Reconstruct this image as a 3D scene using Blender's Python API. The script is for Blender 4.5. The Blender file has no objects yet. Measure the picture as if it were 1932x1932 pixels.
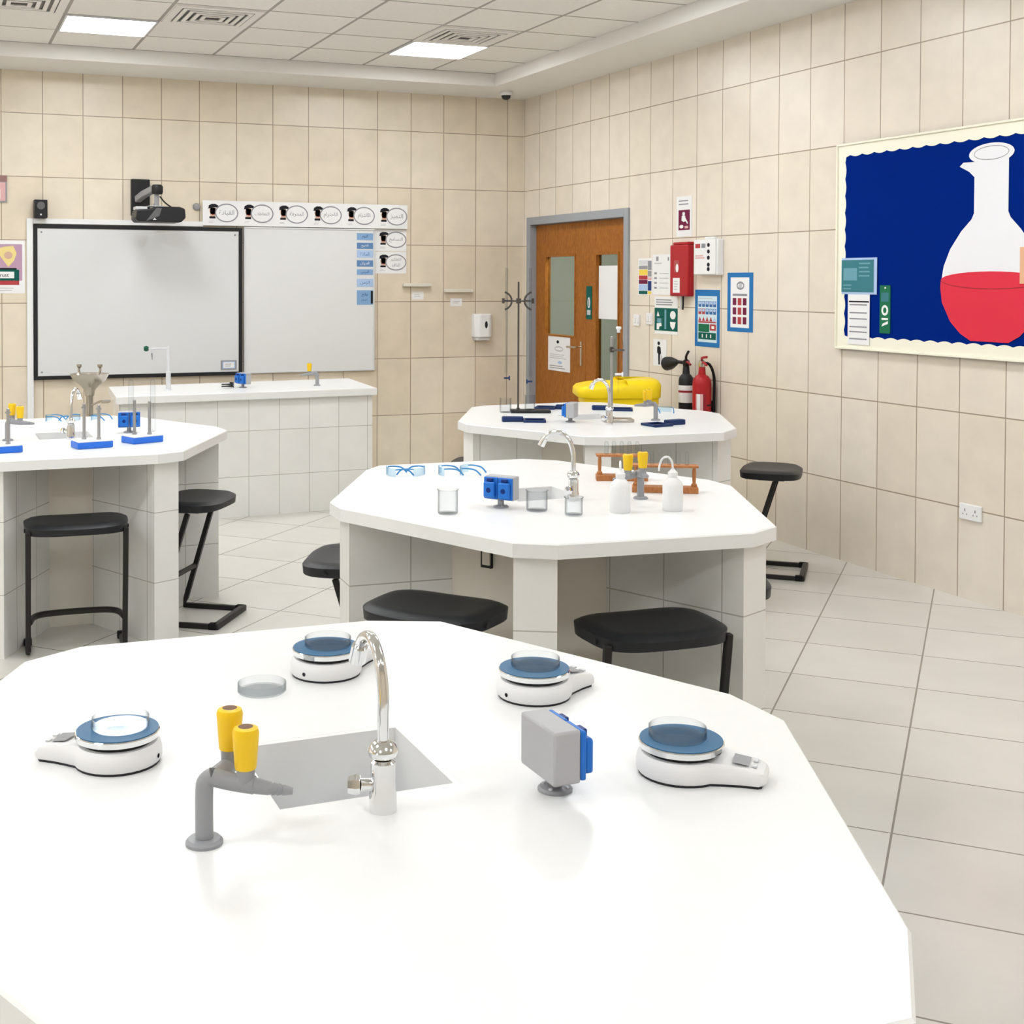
import bpy, bmesh, math, random
from mathutils import Vector, Matrix
random.seed(7)
scene = bpy.context.scene
COL = scene.collection
PI = math.pi
YAW = 0.3736
ZT = 0.869            # height of every worktop

# ------------------------------------------------------------------ materials
MATS = {}
def mat(name, col, rough=0.5, metal=0.0, spec=None, noise=0.0, nscale=8.0, coat=0.0):
    if name in MATS: return MATS[name]
    if spec is None: spec = 0.08 if rough >= 0.6 else 0.25
    m = bpy.data.materials.new(name); m.use_nodes = True
    nt = m.node_tree; b = nt.nodes['Principled BSDF']
    b.inputs['Base Color'].default_value = (*col, 1)
    b.inputs['Roughness'].default_value = rough
    b.inputs['Metallic'].default_value = metal
    b.inputs['Specular IOR Level'].default_value = spec
    b.inputs['Coat Weight'].default_value = coat
    if noise:
        tc = nt.nodes.new('ShaderNodeTexCoord'); n = nt.nodes.new('ShaderNodeTexNoise')
        n.inputs['Scale'].default_value = nscale; n.inputs['Detail'].default_value = 5
        nt.links.new(tc.outputs['Object'], n.inputs['Vector'])
        r = nt.nodes.new('ShaderNodeValToRGB')
        r.color_ramp.elements[0].position = 0.3; r.color_ramp.elements[1].position = 0.7
        r.color_ramp.elements[0].color = (*[max(0, c * (1 - noise)) for c in col], 1)
        r.color_ramp.elements[1].color = (*[min(1, c * (1 + noise)) for c in col], 1)
        nt.links.new(n.outputs['Fac'], r.inputs['Fac']); nt.links.new(r.outputs['Color'], b.inputs['Base Color'])
    MATS[name] = m
    return m

def tile_mat(name, c1, c2, cm, w, h, off, rot=0.0, mortar=0.003, rough=0.35, noise=0.05, nscale=6.0, bump=0.15):
    m = bpy.data.materials.new(name); m.use_nodes = True
    nt = m.node_tree; b = nt.nodes['Principled BSDF']; L = nt.links.new
    uv = nt.nodes.new('ShaderNodeUVMap'); uv.uv_map = 'UVMap'
    mp = nt.nodes.new('ShaderNodeMapping')
    mp.inputs['Location'].default_value = (off[0], off[1], 0); mp.inputs['Rotation'].default_value = (0, 0, rot)
    L(uv.outputs['UV'], mp.inputs['Vector'])
    br = nt.nodes.new('ShaderNodeTexBrick')
    br.offset = 0.0; br.squash = 1.0
    br.inputs['Scale'].default_value = 1.0
    br.inputs['Brick Width'].default_value = w; br.inputs['Row Height'].default_value = h
    br.inputs['Mortar Size'].default_value = mortar; br.inputs['Mortar Smooth'].default_value = 0.1
    br.inputs['Color1'].default_value = (*c1, 1); br.inputs['Color2'].default_value = (*c2, 1)
    br.inputs['Mortar'].default_value = (*cm, 1); br.inputs['Bias'].default_value = 0.0
    L(mp.outputs['Vector'], br.inputs['Vector'])
    n = nt.nodes.new('ShaderNodeTexNoise'); n.inputs['Scale'].default_value = nscale; n.inputs['Detail'].default_value = 6
    L(mp.outputs['Vector'], n.inputs['Vector'])
    r = nt.nodes.new('ShaderNodeMapRange')
    r.inputs['From Min'].default_value = 0.25; r.inputs['From Max'].default_value = 0.75
    r.inputs['To Min'].default_value = 1 - noise; r.inputs['To Max'].default_value = 1 + noise
    L(n.outputs['Fac'], r.inputs['Value'])
    mx = nt.nodes.new('ShaderNodeVectorMath'); mx.operation = 'SCALE'
    L(br.outputs['Color'], mx.inputs[0]); L(r.outputs['Result'], mx.inputs['Scale'])
    L(mx.outputs['Vector'], b.inputs['Base Color'])
    b.inputs['Roughness'].default_value = rough
    bp = nt.nodes.new('ShaderNodeBump'); bp.invert = True
    bp.inputs['Strength'].default_value = bump; bp.inputs['Distance'].default_value = 0.004
    L(br.outputs['Fac'], bp.inputs['Height']); L(bp.outputs['Normal'], b.inputs['Normal'])
    MATS[name] = m
    return m

def glass_mat(name, tint, edge, refl=0.45):
    m = bpy.data.materials.new(name); m.use_nodes = True
    nt = m.node_tree; nt.nodes.clear(); L = nt.links.new
    o = nt.nodes.new('ShaderNodeOutputMaterial'); mx = nt.nodes.new('ShaderNodeMixShader')
    t = nt.nodes.new('ShaderNodeBsdfTransparent')
    g = nt.nodes.new('ShaderNodeBsdfGlossy'); g.inputs['Roughness'].default_value = 0.03
    lw = nt.nodes.new('ShaderNodeLayerWeight'); lw.inputs['Blend'].default_value = 0.4
    pw = nt.nodes.new('ShaderNodeMath'); pw.operation = 'POWER'; pw.inputs[1].default_value = 3.0
    ma = nt.nodes.new('ShaderNodeMath'); ma.operation = 'MULTIPLY_ADD'; ma.inputs[1].default_value = refl; ma.inputs[2].default_value = 0.008
    mc = nt.nodes.new('ShaderNodeMix'); mc.data_type = 'RGBA'
    mc.inputs[6].default_value = (*tint, 1); mc.inputs[7].default_value = (*edge, 1)
    L(lw.outputs['Facing'], pw.inputs[0]); L(pw.outputs[0], ma.inputs[0]); L(ma.outputs[0], mx.inputs['Fac'])
    L(pw.outputs[0], mc.inputs[0]); L(mc.outputs[2], t.inputs['Color'])
    L(t.outputs[0], mx.inputs[1]); L(g.outputs[0], mx.inputs[2]); L(mx.outputs[0], o.inputs['Surface'])
    MATS[name] = m
    return m

def emit_mat(name, col, s):
    m = bpy.data.materials.new(name); m.use_nodes = True
    nt = m.node_tree; nt.nodes.clear()
    o = nt.nodes.new('ShaderNodeOutputMaterial'); e = nt.nodes.new('ShaderNodeEmission')
    e.inputs['Color'].default_value = (*col, 1); e.inputs['Strength'].default_value = s
    nt.links.new(e.outputs[0], o.inputs['Surface'])
    MATS[name] = m
    return m

def wood_mat(name, c1, c2, scale=3.0):
    m = bpy.data.materials.new(name); m.use_nodes = True
    nt = m.node_tree; b = nt.nodes['Principled BSDF']; L = nt.links.new
    tc = nt.nodes.new('ShaderNodeTexCoord'); mp = nt.nodes.new('ShaderNodeMapping')
    mp.inputs['Scale'].default_value = (scale * 4, scale * 4, scale)
    L(tc.outputs['Object'], mp.inputs['Vector'])
    n = nt.nodes.new('ShaderNodeTexNoise'); n.inputs['Scale'].default_value = 4; n.inputs['Detail'].default_value = 8
    n.inputs['Distortion'].default_value = 1.5
    L(mp.outputs['Vector'], n.inputs['Vector'])
    r = nt.nodes.new('ShaderNodeValToRGB')
    r.color_ramp.elements[0].position = 0.3; r.color_ramp.elements[1].position = 0.7
    r.color_ramp.elements[0].color = (*c1, 1); r.color_ramp.elements[1].color = (*c2, 1)
    L(n.outputs['Fac'], r.inputs['Fac']); L(r.outputs['Color'], b.inputs['Base Color'])
    b.inputs['Roughness'].default_value = 0.45; b.inputs['Specular IOR Level'].default_value = 0.2
    MATS[name] = m
    return m

TW = 0.3089; TH = 0.495
WALL1 = (0.72, 0.625, 0.495); WALL2 = (0.775, 0.695, 0.58); GROUT = (0.34, 0.265, 0.19)
M_WB = tile_mat('beige_tile_back', WALL1, WALL2, GROUT, TW, TH, (0.1596, 0.024), noise=0.06, mortar=0.0035, rough=0.32)
M_WR = tile_mat('beige_tile_right', (0.76, 0.68, 0.575), (0.80, 0.73, 0.64), GROUT, TW, TH, (-0.332, 0.024), noise=0.05, mortar=0.0035, rough=0.32)
M_FL = tile_mat('floor_tile', (0.60, 0.575, 0.53), (0.65, 0.625, 0.58), (0.25, 0.225, 0.19), 0.495, 0.495, (4.95, 3.118), rot=-PI/4, noise=0.05, nscale=3, rough=0.22, mortar=0.0035)
M_CT = tile_mat('ceiling_tile', (0.80, 0.785, 0.745), (0.83, 0.815, 0.775), (0.38, 0.36, 0.33), 0.608, 0.582, (1.135, 0.632), noise=0.03, nscale=40, rough=0.8, mortar=0.012)
M_PT = tile_mat('white_wall_tile', (0.80, 0.79, 0.765), (0.83, 0.82, 0.80), (0.48, 0.455, 0.42), 0.222, 0.318, (0.07, 0.04), noise=0.03, rough=0.25, mortar=0.0022)
M_TOP = mat('white_worktop', (0.83, 0.83, 0.83), 0.28, 0.0, 0.4, noise=0.012, nscale=12)
M_PLASTER = mat('ceiling_plaster', (0.80, 0.785, 0.75), 0.7)
M_CREAM = mat('cream_panel', (0.74, 0.70, 0.62), 0.5)
M_CHROME = mat('chrome', (0.78, 0.79, 0.80), 0.10, 1.0)
M_STEEL = mat('stainless_steel', (0.50, 0.47, 0.42), 0.25, 1.0)
M_ROD = mat('grey_rod', (0.42, 0.42, 0.43), 0.35, 0.8)
M_BLACKROD = mat('dark_rod', (0.10, 0.09, 0.08), 0.4, 0.6)
M_BLACK = mat('black_plastic', (0.018, 0.018, 0.02), 0.42)
M_BLACKM = mat('black_metal', (0.018, 0.016, 0.015), 0.42)
M_RUBBER = mat('black_rubber', (0.012, 0.012, 0.012), 0.7)
M_SEAT = mat('black_seat', (0.013, 0.014, 0.017), 0.42, 0.0, 0.3, noise=0.15, nscale=60)
M_GREY = mat('grey_enamel', (0.31, 0.315, 0.335), 0.35); M_BOXG = mat('box_grey', (0.44, 0.44, 0.46), 0.4)
M_LGREY = mat('light_grey', (0.66, 0.67, 0.69), 0.4)
M_DGREY = mat('dark_grey', (0.12, 0.12, 0.125), 0.4)
M_MGREY = mat('mid_grey', (0.30, 0.30, 0.31), 0.4)
M_YELLOW = mat('yellow_plastic', (0.90, 0.58, 0.02), 0.35)
M_BIN = mat('bin_yellow', (0.93, 0.68, 0.01), 0.4)
M_BROWN = mat('brown_disc', (0.16, 0.07, 0.03), 0.5)
M_BLUE = mat('socket_blue', (0.02, 0.17, 0.62), 0.35)
M_DBLUE = mat('deep_blue', (0.005, 0.03, 0.18), 0.4)
M_LBLUE = mat('temple_blue', (0.05, 0.25, 0.55), 0.35)
M_PAD = mat('balance_pad', (0.025, 0.13, 0.27), 0.4)
M_WHITEP = mat('white_plastic', (0.82, 0.82, 0.83), 0.35)
M_PAPER = mat('white_paper', (0.84, 0.84, 0.85), 0.7)
M_BOARD = mat('whiteboard_surface', (0.70, 0.71, 0.72), 0.22)
M_BOARD2 = mat('whiteboard_plain', (0.75, 0.755, 0.76), 0.22)
M_NAVY = mat('navy_plastic', (0.010, 0.030, 0.11), 0.4)
M_EBLUE = mat('base_blue', (0.03, 0.17, 0.72), 0.4)
M_RED = mat('red_enamel', (0.42, 0.016, 0.022), 0.35)
M_DRED = mat('red_dark', (0.30, 0.02, 0.03), 0.4)
M_MAROON = mat('maroon_print', (0.17, 0.02, 0.06), 0.6)
M_GREEN = mat('dark_green_print', (0.012, 0.11, 0.09), 0.6)
M_GREEN2 = mat('bookmark_green', (0.02, 0.16, 0.08), 0.6)
M_TEAL = mat('teal_print', (0.04, 0.19, 0.23), 0.5)
M_TEAL2 = mat('pale_teal_print', (0.14, 0.34, 0.42), 0.5)
M_FRAMEBLUE = mat('border_blue', (0.03, 0.18, 0.46), 0.6)
M_NAVYBOARD = mat('backing_blue', (0.0005, 0.018, 0.20), 0.8, 0.0, 0.02)
M_CREAMB = mat('border_cream', (0.90, 0.87, 0.74), 0.6)
M_FLASKW = mat('flask_white', (0.83, 0.83, 0.87), 0.6)
M_FLASKR = mat('flask_red', (0.72, 0.04, 0.07), 0.6)
M_PINK = mat('pink_print', (0.70, 0.42, 0.42), 0.6)
M_LILAC = mat('lilac_print', (0.50, 0.32, 0.44), 0.6)
M_STRAW = mat('straw_print', (0.80, 0.66, 0.28), 0.6)
M_SKIN = mat('skin_print', (0.62, 0.42, 0.32), 0.6)
M_PEACH = mat('peach_paper', (0.78, 0.45, 0.28), 0.6)
M_INK = mat('black_ink', (0.02, 0.02, 0.025), 0.6)
M_GINK = mat('grey_ink', (0.28, 0.28, 0.31), 0.6)
M_LINE = mat('pale_ink', (0.55, 0.55, 0.58), 0.6)
M_REDP = mat('red_print', (0.45, 0.06, 0.07), 0.6)
M_BLUEP = mat('blue_print', (0.06, 0.16, 0.42), 0.6)
M_LBLUEP = mat('pale_blue_print', (0.42, 0.56, 0.80), 0.6)
M_MBLUEP = mat('mid_blue_print', (0.13, 0.25, 0.48), 0.6)
M_YELP = mat('yellow_print', (0.85, 0.65, 0.10), 0.6)
M_DOORF = mat('door_frame_grey', (0.33, 0.35, 0.38), 0.4)
M_WOOD = wood_mat('door_wood', (0.27, 0.088, 0.012), (0.42, 0.155, 0.026))
M_WOODD = mat('door_rebate', (0.10, 0.025, 0.008), 0.5)
M_RACK = wood_mat('rack_wood', (0.35, 0.13, 0.04), (0.52, 0.22, 0.08), 8)
M_BRASS = mat('lever_metal', (0.62, 0.58, 0.50), 0.25, 1.0)
M_GLASS = glass_mat('clear_glass', (0.955, 0.965, 0.97), (0.14, 0.17, 0.20), 0.35)
M_PANE = glass_mat('door_glass', (0.62, 0.66, 0.63), (0.4, 0.42, 0.4), 0.3)
M_PLASTICCLR = glass_mat('clear_plastic', (0.80, 0.90, 0.96), (0.3, 0.5, 0.7), 0.4)
M_REDLIQ = mat('red_liquid', (0.6, 0.02, 0.04), 0.3)
M_LIGHT = emit_mat('panel_light', (0.955, 0.985, 1.0), 9.0)
M_CORR = mat('corridor_paint', (0.42, 0.43, 0.40), 0.8)

# ------------------------------------------------------------------ mesh builder
class MB:
    def __init__(self):
        self.bm = bmesh.new(); self.mats = []
    def mi(self, m):
        if m not in self.mats: self.mats.append(m)
        return self.mats.index(m)
    def add(self, vs, fs, m, M=None, smooth=False):
        i = self.mi(m)
        bv = [self.bm.verts.new((M @ Vector(v)) if M else Vector(v)) for v in vs]
        for f in fs:
            try:
                bf = self.bm.faces.new([bv[k] for k in f]); bf.material_index = i; bf.smooth = smooth
            except ValueError: pass
        return bv
    def box(self, x0, x1, y0, y1, z0, z1, m, M=None):
        vs = [(x, y, z) for z in (z0, z1) for y in (y0, y1) for x in (x0, x1)]
        self.add(vs, [(0, 2, 3, 1), (4, 5, 7, 6), (0, 1, 5, 4), (2, 6, 7, 3), (0, 4, 6, 2), (1, 3, 7, 5)], m, M)
        return self
    def lathe(self, prof, m, seg=24, M=None, o=(0, 0, 0)):
        vs = []; fs = []; n = len(prof)
        for r, z in prof:
            for k in range(seg):
                a = 2 * PI * k / seg
                vs.append((o[0] + r * math.cos(a), o[1] + r * math.sin(a), o[2] + z))
        for j in range(n - 1):
            for k in range(seg):
                fs.append((j * seg + k, j * seg + (k + 1) % seg, (j + 1) * seg + (k + 1) % seg, (j + 1) * seg + k))
        if prof[0][0] > 1e-6: fs.append(tuple(range(seg - 1, -1, -1)))
        if prof[-1][0] > 1e-6: fs.append(tuple((n - 1) * seg + k for k in range(seg)))
        self.add(vs, fs, m, M, True)
        return self
    def cyl(self, p0, p1, r0, m, r1=None, seg=18):
        p0 = Vector(p0); p1 = Vector(p1); d = p1 - p0; l = d.length
        q = Vector((0, 0, 1)).rotation_difference(d.normalized()).to_matrix().to_4x4()
        return self.lathe([(r0, 0), (r0 if r1 is None else r1, l)], m, seg, Matrix.Translation(p0) @ q)
    def tube(self, pts, r, m, seg=10, sub=0, flat=None):
        P = [Vector(p) for p in pts]
        if sub:
            Q = []
            for i in range(len(P) - 1):
                a = P[max(i - 1, 0)]; b = P[i]; c = P[i + 1]; d = P[min(i + 2, len(P) - 1)]
                for s in range(sub):
                    t = s / sub
                    Q.append(0.5 * ((2 * b) + (c - a) * t + (2 * a - 5 * b + 4 * c - d) * t * t + (3 * b - a - 3 * c + d) * t ** 3))
            Q.append(P[-1]); P = Q
        rr = r if isinstance(r, (list, tuple)) else None
        vs = []; fs = []; n = len(P)
        T = [(P[min(i + 1, n - 1)] - P[max(i - 1, 0)]).normalized() for i in range(n)]
        u = T[0].orthogonal().normalized()
        if flat: u = (Vector(flat) - T[0] * Vector(flat).dot(T[0])).normalized()
        for i in range(n):
            u = (u - T[i] * u.dot(T[i])).normalized(); w = T[i].cross(u)
            ri = r if rr is None else rr[0] + (rr[-1] - rr[0]) * i / (n - 1)
            for k in range(seg):
                a = 2 * PI * (k + 0.5) / seg
                vs.append(P[i] + u * (ri * math.cos(a)) + w * (ri * math.sin(a)))
        for i in range(n - 1):
            for k in range(seg):
                fs.append((i * seg + k, i * seg + (k + 1) % seg, (i + 1) * seg + (k + 1) % seg, (i + 1) * seg + k))
        fs.append(tuple(range(seg - 1, -1, -1))); fs.append(tuple((n - 1) * seg + k for k in range(seg)))
        self.add(vs, fs, m, None, seg > 4)
        return self
    def prism(self, poly, z0, z1, m, M=None):
        n = len(poly)
        a = sum(poly[i][0] * poly[(i + 1) % n][1] - poly[(i + 1) % n][0] * poly[i][1] for i in range(n))
        if a < 0: poly = poly[::-1]
        vs = [(x, y, z0) for x, y in poly] + [(x, y, z1) for x, y in poly]
        fs = [tuple(range(n - 1, -1, -1)), tuple(range(n, 2 * n))] + [(i, (i + 1) % n, n + (i + 1) % n, n + i) for i in range(n)]
        self.add(vs, fs, m, M)
        return self
    # things drawn on an upright sheet: local x right, z up, the face looks along -y
    def face(self, poly, m, d=0.0):
        n = len(poly)
        a = sum(poly[i][0] * poly[(i + 1) % n][1] - poly[(i + 1) % n][0] * poly[i][1] for i in range(n))
        if a < 0: poly = poly[::-1]
        self.add([(x, -d, z) for x, z in poly], [tuple(range(n))], m)
        return self
    def rect(self, x0, x1, z0, z1, m, d=0.0):
        return self.face([(x0, z0), (x1, z0), (x1, z1), (x0, z1)], m, d)
    def ell(self, cx, cz, rx, rz, m, d=0.0, seg=28, a0=0, a1=2 * PI):
        full = abs(a1 - a0 - 2 * PI) < 1e-6
        return self.face([(cx + rx * math.cos(a0 + (a1 - a0) * k / (seg if full else seg - 1)), cz + rz * math.sin(a0 + (a1 - a0) * k / (seg if full else seg - 1))) for k in range(seg)], m, d)
    def ring(self, cx, cz, rx, rz, t, m, d=0.0, seg=36):
        vs = []
        for k in range(seg):
            a = 2 * PI * k / seg
            vs.append((cx + rx * math.cos(a), -d, cz + rz * math.sin(a))); vs.append((cx + (rx - t) * math.cos(a), -d, cz + (rz - t) * math.sin(a)))
        self.add(vs, [(2 * k, (2 * k + 2) % (2 * seg), (2 * k + 3) % (2 * seg), 2 * k + 1) for k in range(seg)], m)
        return self
    def text(self, s, x, z, w, h, m, d=0.0):
        vs, fs = glyphs(s)
        if not vs: return self
        x0 = min(v[0] for v in vs); x1 = max(v[0] for v in vs); z0 = min(v[1] for v in vs); z1 = max(v[1] for v in vs)
        k = min(w / max(x1 - x0, 1e-6), h / max(z1 - z0, 1e-6))
        self.add([(x + (v[0] - (x0 + x1) / 2) * k, -d, z + (v[1] - (z0 + z1) / 2) * k) for v in vs], fs, m)
        return self
    def lines(self, x0, x1, z0, z1, n, m, d, t=0.35):
        for i in range(n):
            zc = z1 - (z1 - z0) * (i + 0.5) / n; hh = (z1 - z0) / n * t / 2
            self.rect(x0, x0 + (x1 - x0) * random.uniform(0.7, 1.0), zc - hh, zc + hh, m, d)
        return self
    def build(self, name, parent=None, smooth=False, bevel=0.0, seg=2, loc=None, rz=0.0, angle=0.6):
        bm = self.bm
        uvl = bm.loops.layers.uv.new('UVMap')
        bm.normal_update()
        for f in bm.faces:
            n = f.normal
            for l in f.loops:
                p = l.vert.co
                if abs(n.z) > 0.7: l[uvl].uv = (p.x, p.y)
                else:
                    t = Vector((-n.y, n.x)); t = t.normalized() if t.length > 1e-6 else Vector((1, 0))
                    l[uvl].uv = (p.x * t.x + p.y * t.y, p.z)
        me = bpy.data.meshes.new(name); bm.to_mesh(me); bm.free()
        for m in self.mats: me.materials.append(m)
        if smooth:
            me.polygons.foreach_set('use_smooth', [True] * len(me.polygons))
        me.set_sharp_from_angle(angle=angle)
        o = bpy.data.objects.new(name, me); COL.objects.link(o)
        if parent: o.parent = parent
        if loc is not None: o.location = loc
        o.rotation_euler = (0, 0, rz)
        if bevel:
            b = o.modifiers.new('bevel', 'BEVEL'); b.width = bevel; b.segments = seg; b.limit_method = 'ANGLE'; b.angle_limit = 0.7
            b.harden_normals = False
        return o

GL = {}
def glyphs(s):
    if s in GL: return GL[s]
    c = bpy.data.curves.new('lettering', 'FONT'); c.body = s; c.resolution_u = 3
    o = bpy.data.objects.new('lettering', c); COL.objects.link(o)
    dg = bpy.context.evaluated_depsgraph_get(); me = bpy.data.meshes.new_from_object(o.evaluated_get(dg))
    vs = [(v.co.x, v.co.y) for v in me.vertices]; fs = [tuple(p.vertices) for p in me.polygons]
    bpy.data.objects.remove(o); bpy.data.curves.remove(c); bpy.data.meshes.remove(me)
    GL[s] = (vs, fs)
    return GL[s]

# Arabic words are written with joined letter shapes, right to left
AF = {'ا': (0xFE8D, 0), 'ب': (0xFE8F, 1), 'ة': (0xFE93, 0), 'ت': (0xFE95, 1), 'ح': (0xFEA1, 1), 'د': (0xFEA9, 0), 'ر': (0xFEAD, 0), 'ز': (0xFEAF, 0), 'س': (0xFEB1, 1),
      'ط': (0xFEC1, 1), 'ع': (0xFEC9, 1), 'ف': (0xFED1, 1), 'ق': (0xFED5, 1), 'ك': (0xFED9, 1), 'ل': (0xFEDD, 1), 'م': (0xFEE1, 1), 'ن': (0xFEE5, 1), 'و': (0xFEED, 0), 'ي': (0xFEF1, 1)}
def arabic(w):
    out = ''; join = False
    for i, ch in enumerate(w):
        if ch not in AF: out += ch; join = False; continue
        base, dual = AF[ch]
        nxt = dual and i + 1 < len(w) and w[i + 1] in AF
        out += chr(base + (3 if join and nxt else 2 if nxt else 1 if join else 0))
        join = bool(dual)
    return out[::-1]

# ------------------------------------------------------------------ object bookkeeping
def tag(o, label, cat, group=None):
    o['label'] = label; o['category'] = cat
    if group: o['group'] = group
    return o
def thing(name, label, cat, loc, rz=0.0, group=None):
    o = bpy.data.objects.new(name, None); COL.objects.link(o); o.empty_display_size = 0.05
    o.location = loc; o.rotation_euler = (0, 0, rz)
    return tag(o, label, cat, group)
def struct(o):
    o['kind'] = 'structure'; return o
def dup(root, loc, rz, label, parent=None):
    c = root.copy(); COL.objects.link(c)
    if parent is None:
        c.location = loc; c.rotation_euler = (0, 0, rz); c['label'] = label
    else: c.parent = parent
    for ch in list(root.children): dup(ch, None, 0, None, c)
    return c
BACK = 0.0; RIGHT = -PI / 2
def wall_at(wall, u, z, d=0.0):
    return (u, -d, z) if wall == BACK else (-d, -u, z)

# ------------------------------------------------------------------ the room
XL = -9.7; YF = -13.2; HC = 3.385; HS = 3.278
struct(MB().box(XL - 0.2, 0.2, YF - 0.2, 0.2, -0.12, 0, M_FL).build('floor'))
struct(MB().box(XL - 0.2, 0.2, 0, 0.2, 0, HC + 0.1, M_WB).build('wall_back'))
D0, D1, DH = -0.108, -1.893, 2.21
w = MB()
w.box(0, 0.2, D0, 0.0, 0, HC + 0.1, M_WR); w.box(0, 0.2, YF, D1, 0, HC + 0.1, M_WR); w.box(0, 0.2, D1, D0, DH, HC + 0.1, M_WR)
struct(w.build('wall_right'))
struct(MB().box(XL - 0.2, XL, YF, 0, 0, HC + 0.1, M_WR).build('wall_left'))
struct(MB().box(XL - 0.2, 0.2, YF - 0.2, YF, 0, HC + 0.1, M_WB).build('wall_front'))
# ceiling: tiled field and a lowered plaster border
XB0, XB1, YB0, YB1 = XL + 0.62, -0.572, YF + 0.62, -0.63
struct(MB().box(XL - 0.2, 0.2, YF - 0.2, 0.2, HC, HC + 0.1, M_CT).build('ceiling'))
t = MB()
t.box(XL, 0, YB1, 0, HS, HC - 0.001, M_PLASTER); t.box(XL, 0, YF, YB0, HS, HC - 0.001, M_PLASTER)
t.box(XB1, 0, YB0, YB1, HS, HC - 0.001, M_PLASTER); t.box(XL, XB0, YB0, YB1, HS, HC - 0.001, M_PLASTER)
struct(t.build('trim_1'))
# corridor behind the door
c = MB()
c.box(1.7, 1.8, -3.2, 1.2, 0, 2.8, M_CORR); c.box(0.2, 1.8, 1.2, 1.3, 0, 2.8, M_CORR); c.box(0.2, 1.8, -3.3, -3.2, 0, 2.8, M_CORR)
c.box(0.2, 1.8, -3.3, 1.3, -0.12, 0, M_CORR); c.box(0.2, 1.8, -3.3, 1.3, 2.8, 2.9, M_CORR)
struct(c.build('wall_corridor'))
ld = bpy.data.lights.new('corridor_fill', 'AREA'); ld.energy = 45; ld.size = 0.6; ld.color = (1, 0.98, 0.93)  # unseen fill light, added to brighten the corridor behind the door panes
lo = bpy.data.objects.new('corridor_fill', ld); COL.objects.link(lo); lo.location = (0.95, -0.9, 2.78)

# ------------------------------------------------------------------ door
d = thing('door_1', 'brown wooden double door with glazed slots in a grey frame', 'door', (0, -0.108, 0), RIGHT)
d['kind'] = 'structure'
W = 1.785
f = MB()
f.box(0, 0.068, -0.02, 0.12, 0, DH, M_DOORF); f.box(W - 0.068, W, -0.02, 0.12, 0, DH, M_DOORF); f.box(0.068, W - 0.068, -0.02, 0.12, DH - 0.068, DH, M_DOORF)
f.build('door_frame', d, bevel=0.004)
def leaf(x0, x1, wx0, wx1, wz0, wz1):
    l = MB(); y0, y1 = 0.045, 0.09; top = DH - 0.072
    l.box(x0, wx0, y0, y1, 0.008, top, M_WOOD); l.box(wx1, x1, y0, y1, 0.008, top, M_WOOD)
    l.box(wx0, wx1, y0, y1, 0.008, wz0, M_WOOD); l.box(wx0, wx1, y0, y1, wz1, top, M_WOOD)
    o = l.build('door_leaf', d, bevel=0.002)
    b = MB(); e = 0.016
    b.box(wx0, wx0 + e, y0 - 0.006, y1, wz0, wz1, M_WOOD); b.box(wx1 - e, wx1, y0 - 0.006, y1, wz0, wz1, M_WOOD)
    b.box(wx0 + e, wx1 - e, y0 - 0.006, y1, wz0, wz0 + e, M_WOOD); b.box(wx0 + e, wx1 - e, y0 - 0.006, y1, wz1 - e, wz1, M_WOOD)
    b.build('glazing_bead', o)
    MB().box(wx0 + e, wx1 - e, 0.068, 0.073, wz0 + e, wz1 - e, M_PANE).build('pane', o)
    return o
lfa = leaf(0.070, 0.998, 0.25, 0.82, 1.165, 1.87)
lfb = leaf(1.002, W - 0.070, 1.165, 1.545, 0.80, 1.875)
h = MB(); h.box(0.915, 0.945, 0.037, 0.045, 0.94, 1.14, M_BRASS); h.cyl((0.93, 0.04, 1.095), (0.93, -0.01, 1.095), 0.009, M_BRASS)
h.tube([(0.93, -0.008, 1.095), (0.85, -0.012, 1.093), (0.76, -0.004, 1.09)], 0.009, M_BRASS, 10, 3)
h.build('door_handle', lfa, smooth=True)
p = MB(); p.box(-0.046, 0.046, -0.004, 0, -0.136, 0.136, M_GREEN)
p.ell(0, 0.0, 0.022, 0.045, M_PAPER, 0.005); p.rect(-0.03, 0.03, -0.10, -0.06, M_LINE, 0.005); p.rect(-0.006, 0.006, -0.03, 0.03, M_GREEN, 0.006)
p.build('door_sign', lfb, loc=(1.062, 0.044, 1.468))

def sheet(name, label, cat, wall, u0, u1, z0, z1, m, draw=None, group=None, th=0.002, d=0.0005, parent=None):
    p = MB(); w, h = u1 - u0, z1 - z0
    p.box(0, w, -th, 0, 0, h, m)
    if draw: draw(p, w, h, th)
    o = p.build(name, parent)
    if parent is None:
        o.location = wall_at(wall, u0, z0, d); o.rotation_euler = (0, 0, wall)
        tag(o, label, cat, group)
    return o
def E(th, k): return th + 0.0006 * k

# paper on the right glass and notice on the left leaf
def dr(p, w, h, t):
    p.ell(w * .45, h * .84, w * .06, h * .045, M_INK, E(t, 1)); p.ring(w * .5, h * .64, w * .2, h * .08, w * .03, M_LINE, E(t, 1))
    p.lines(w * .08, w * .92, h * .34, h * .5, 3, M_LINE, E(t, 1)); p.ell(w * .55, h * .25, w * .1, h * .04, M_LBLUEP, E(t, 1)); p.lines(w * .08, w * .9, h * .05, h * .17, 2, M_GINK, E(t, 1))
o = sheet('notice', 'white printed notice taped to the left door leaf under its window', 'notice', RIGHT, 0.428, 0.838, 0.868, 1.167, M_PAPER, dr); o.location.x = 0.044
o = sheet('paper_sheet', 'blank white sheet fixed over the right door window', 'paper', RIGHT, 1.292, 1.640, 1.34, 1.77, M_PAPER); o.location.x = 0.066
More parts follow.
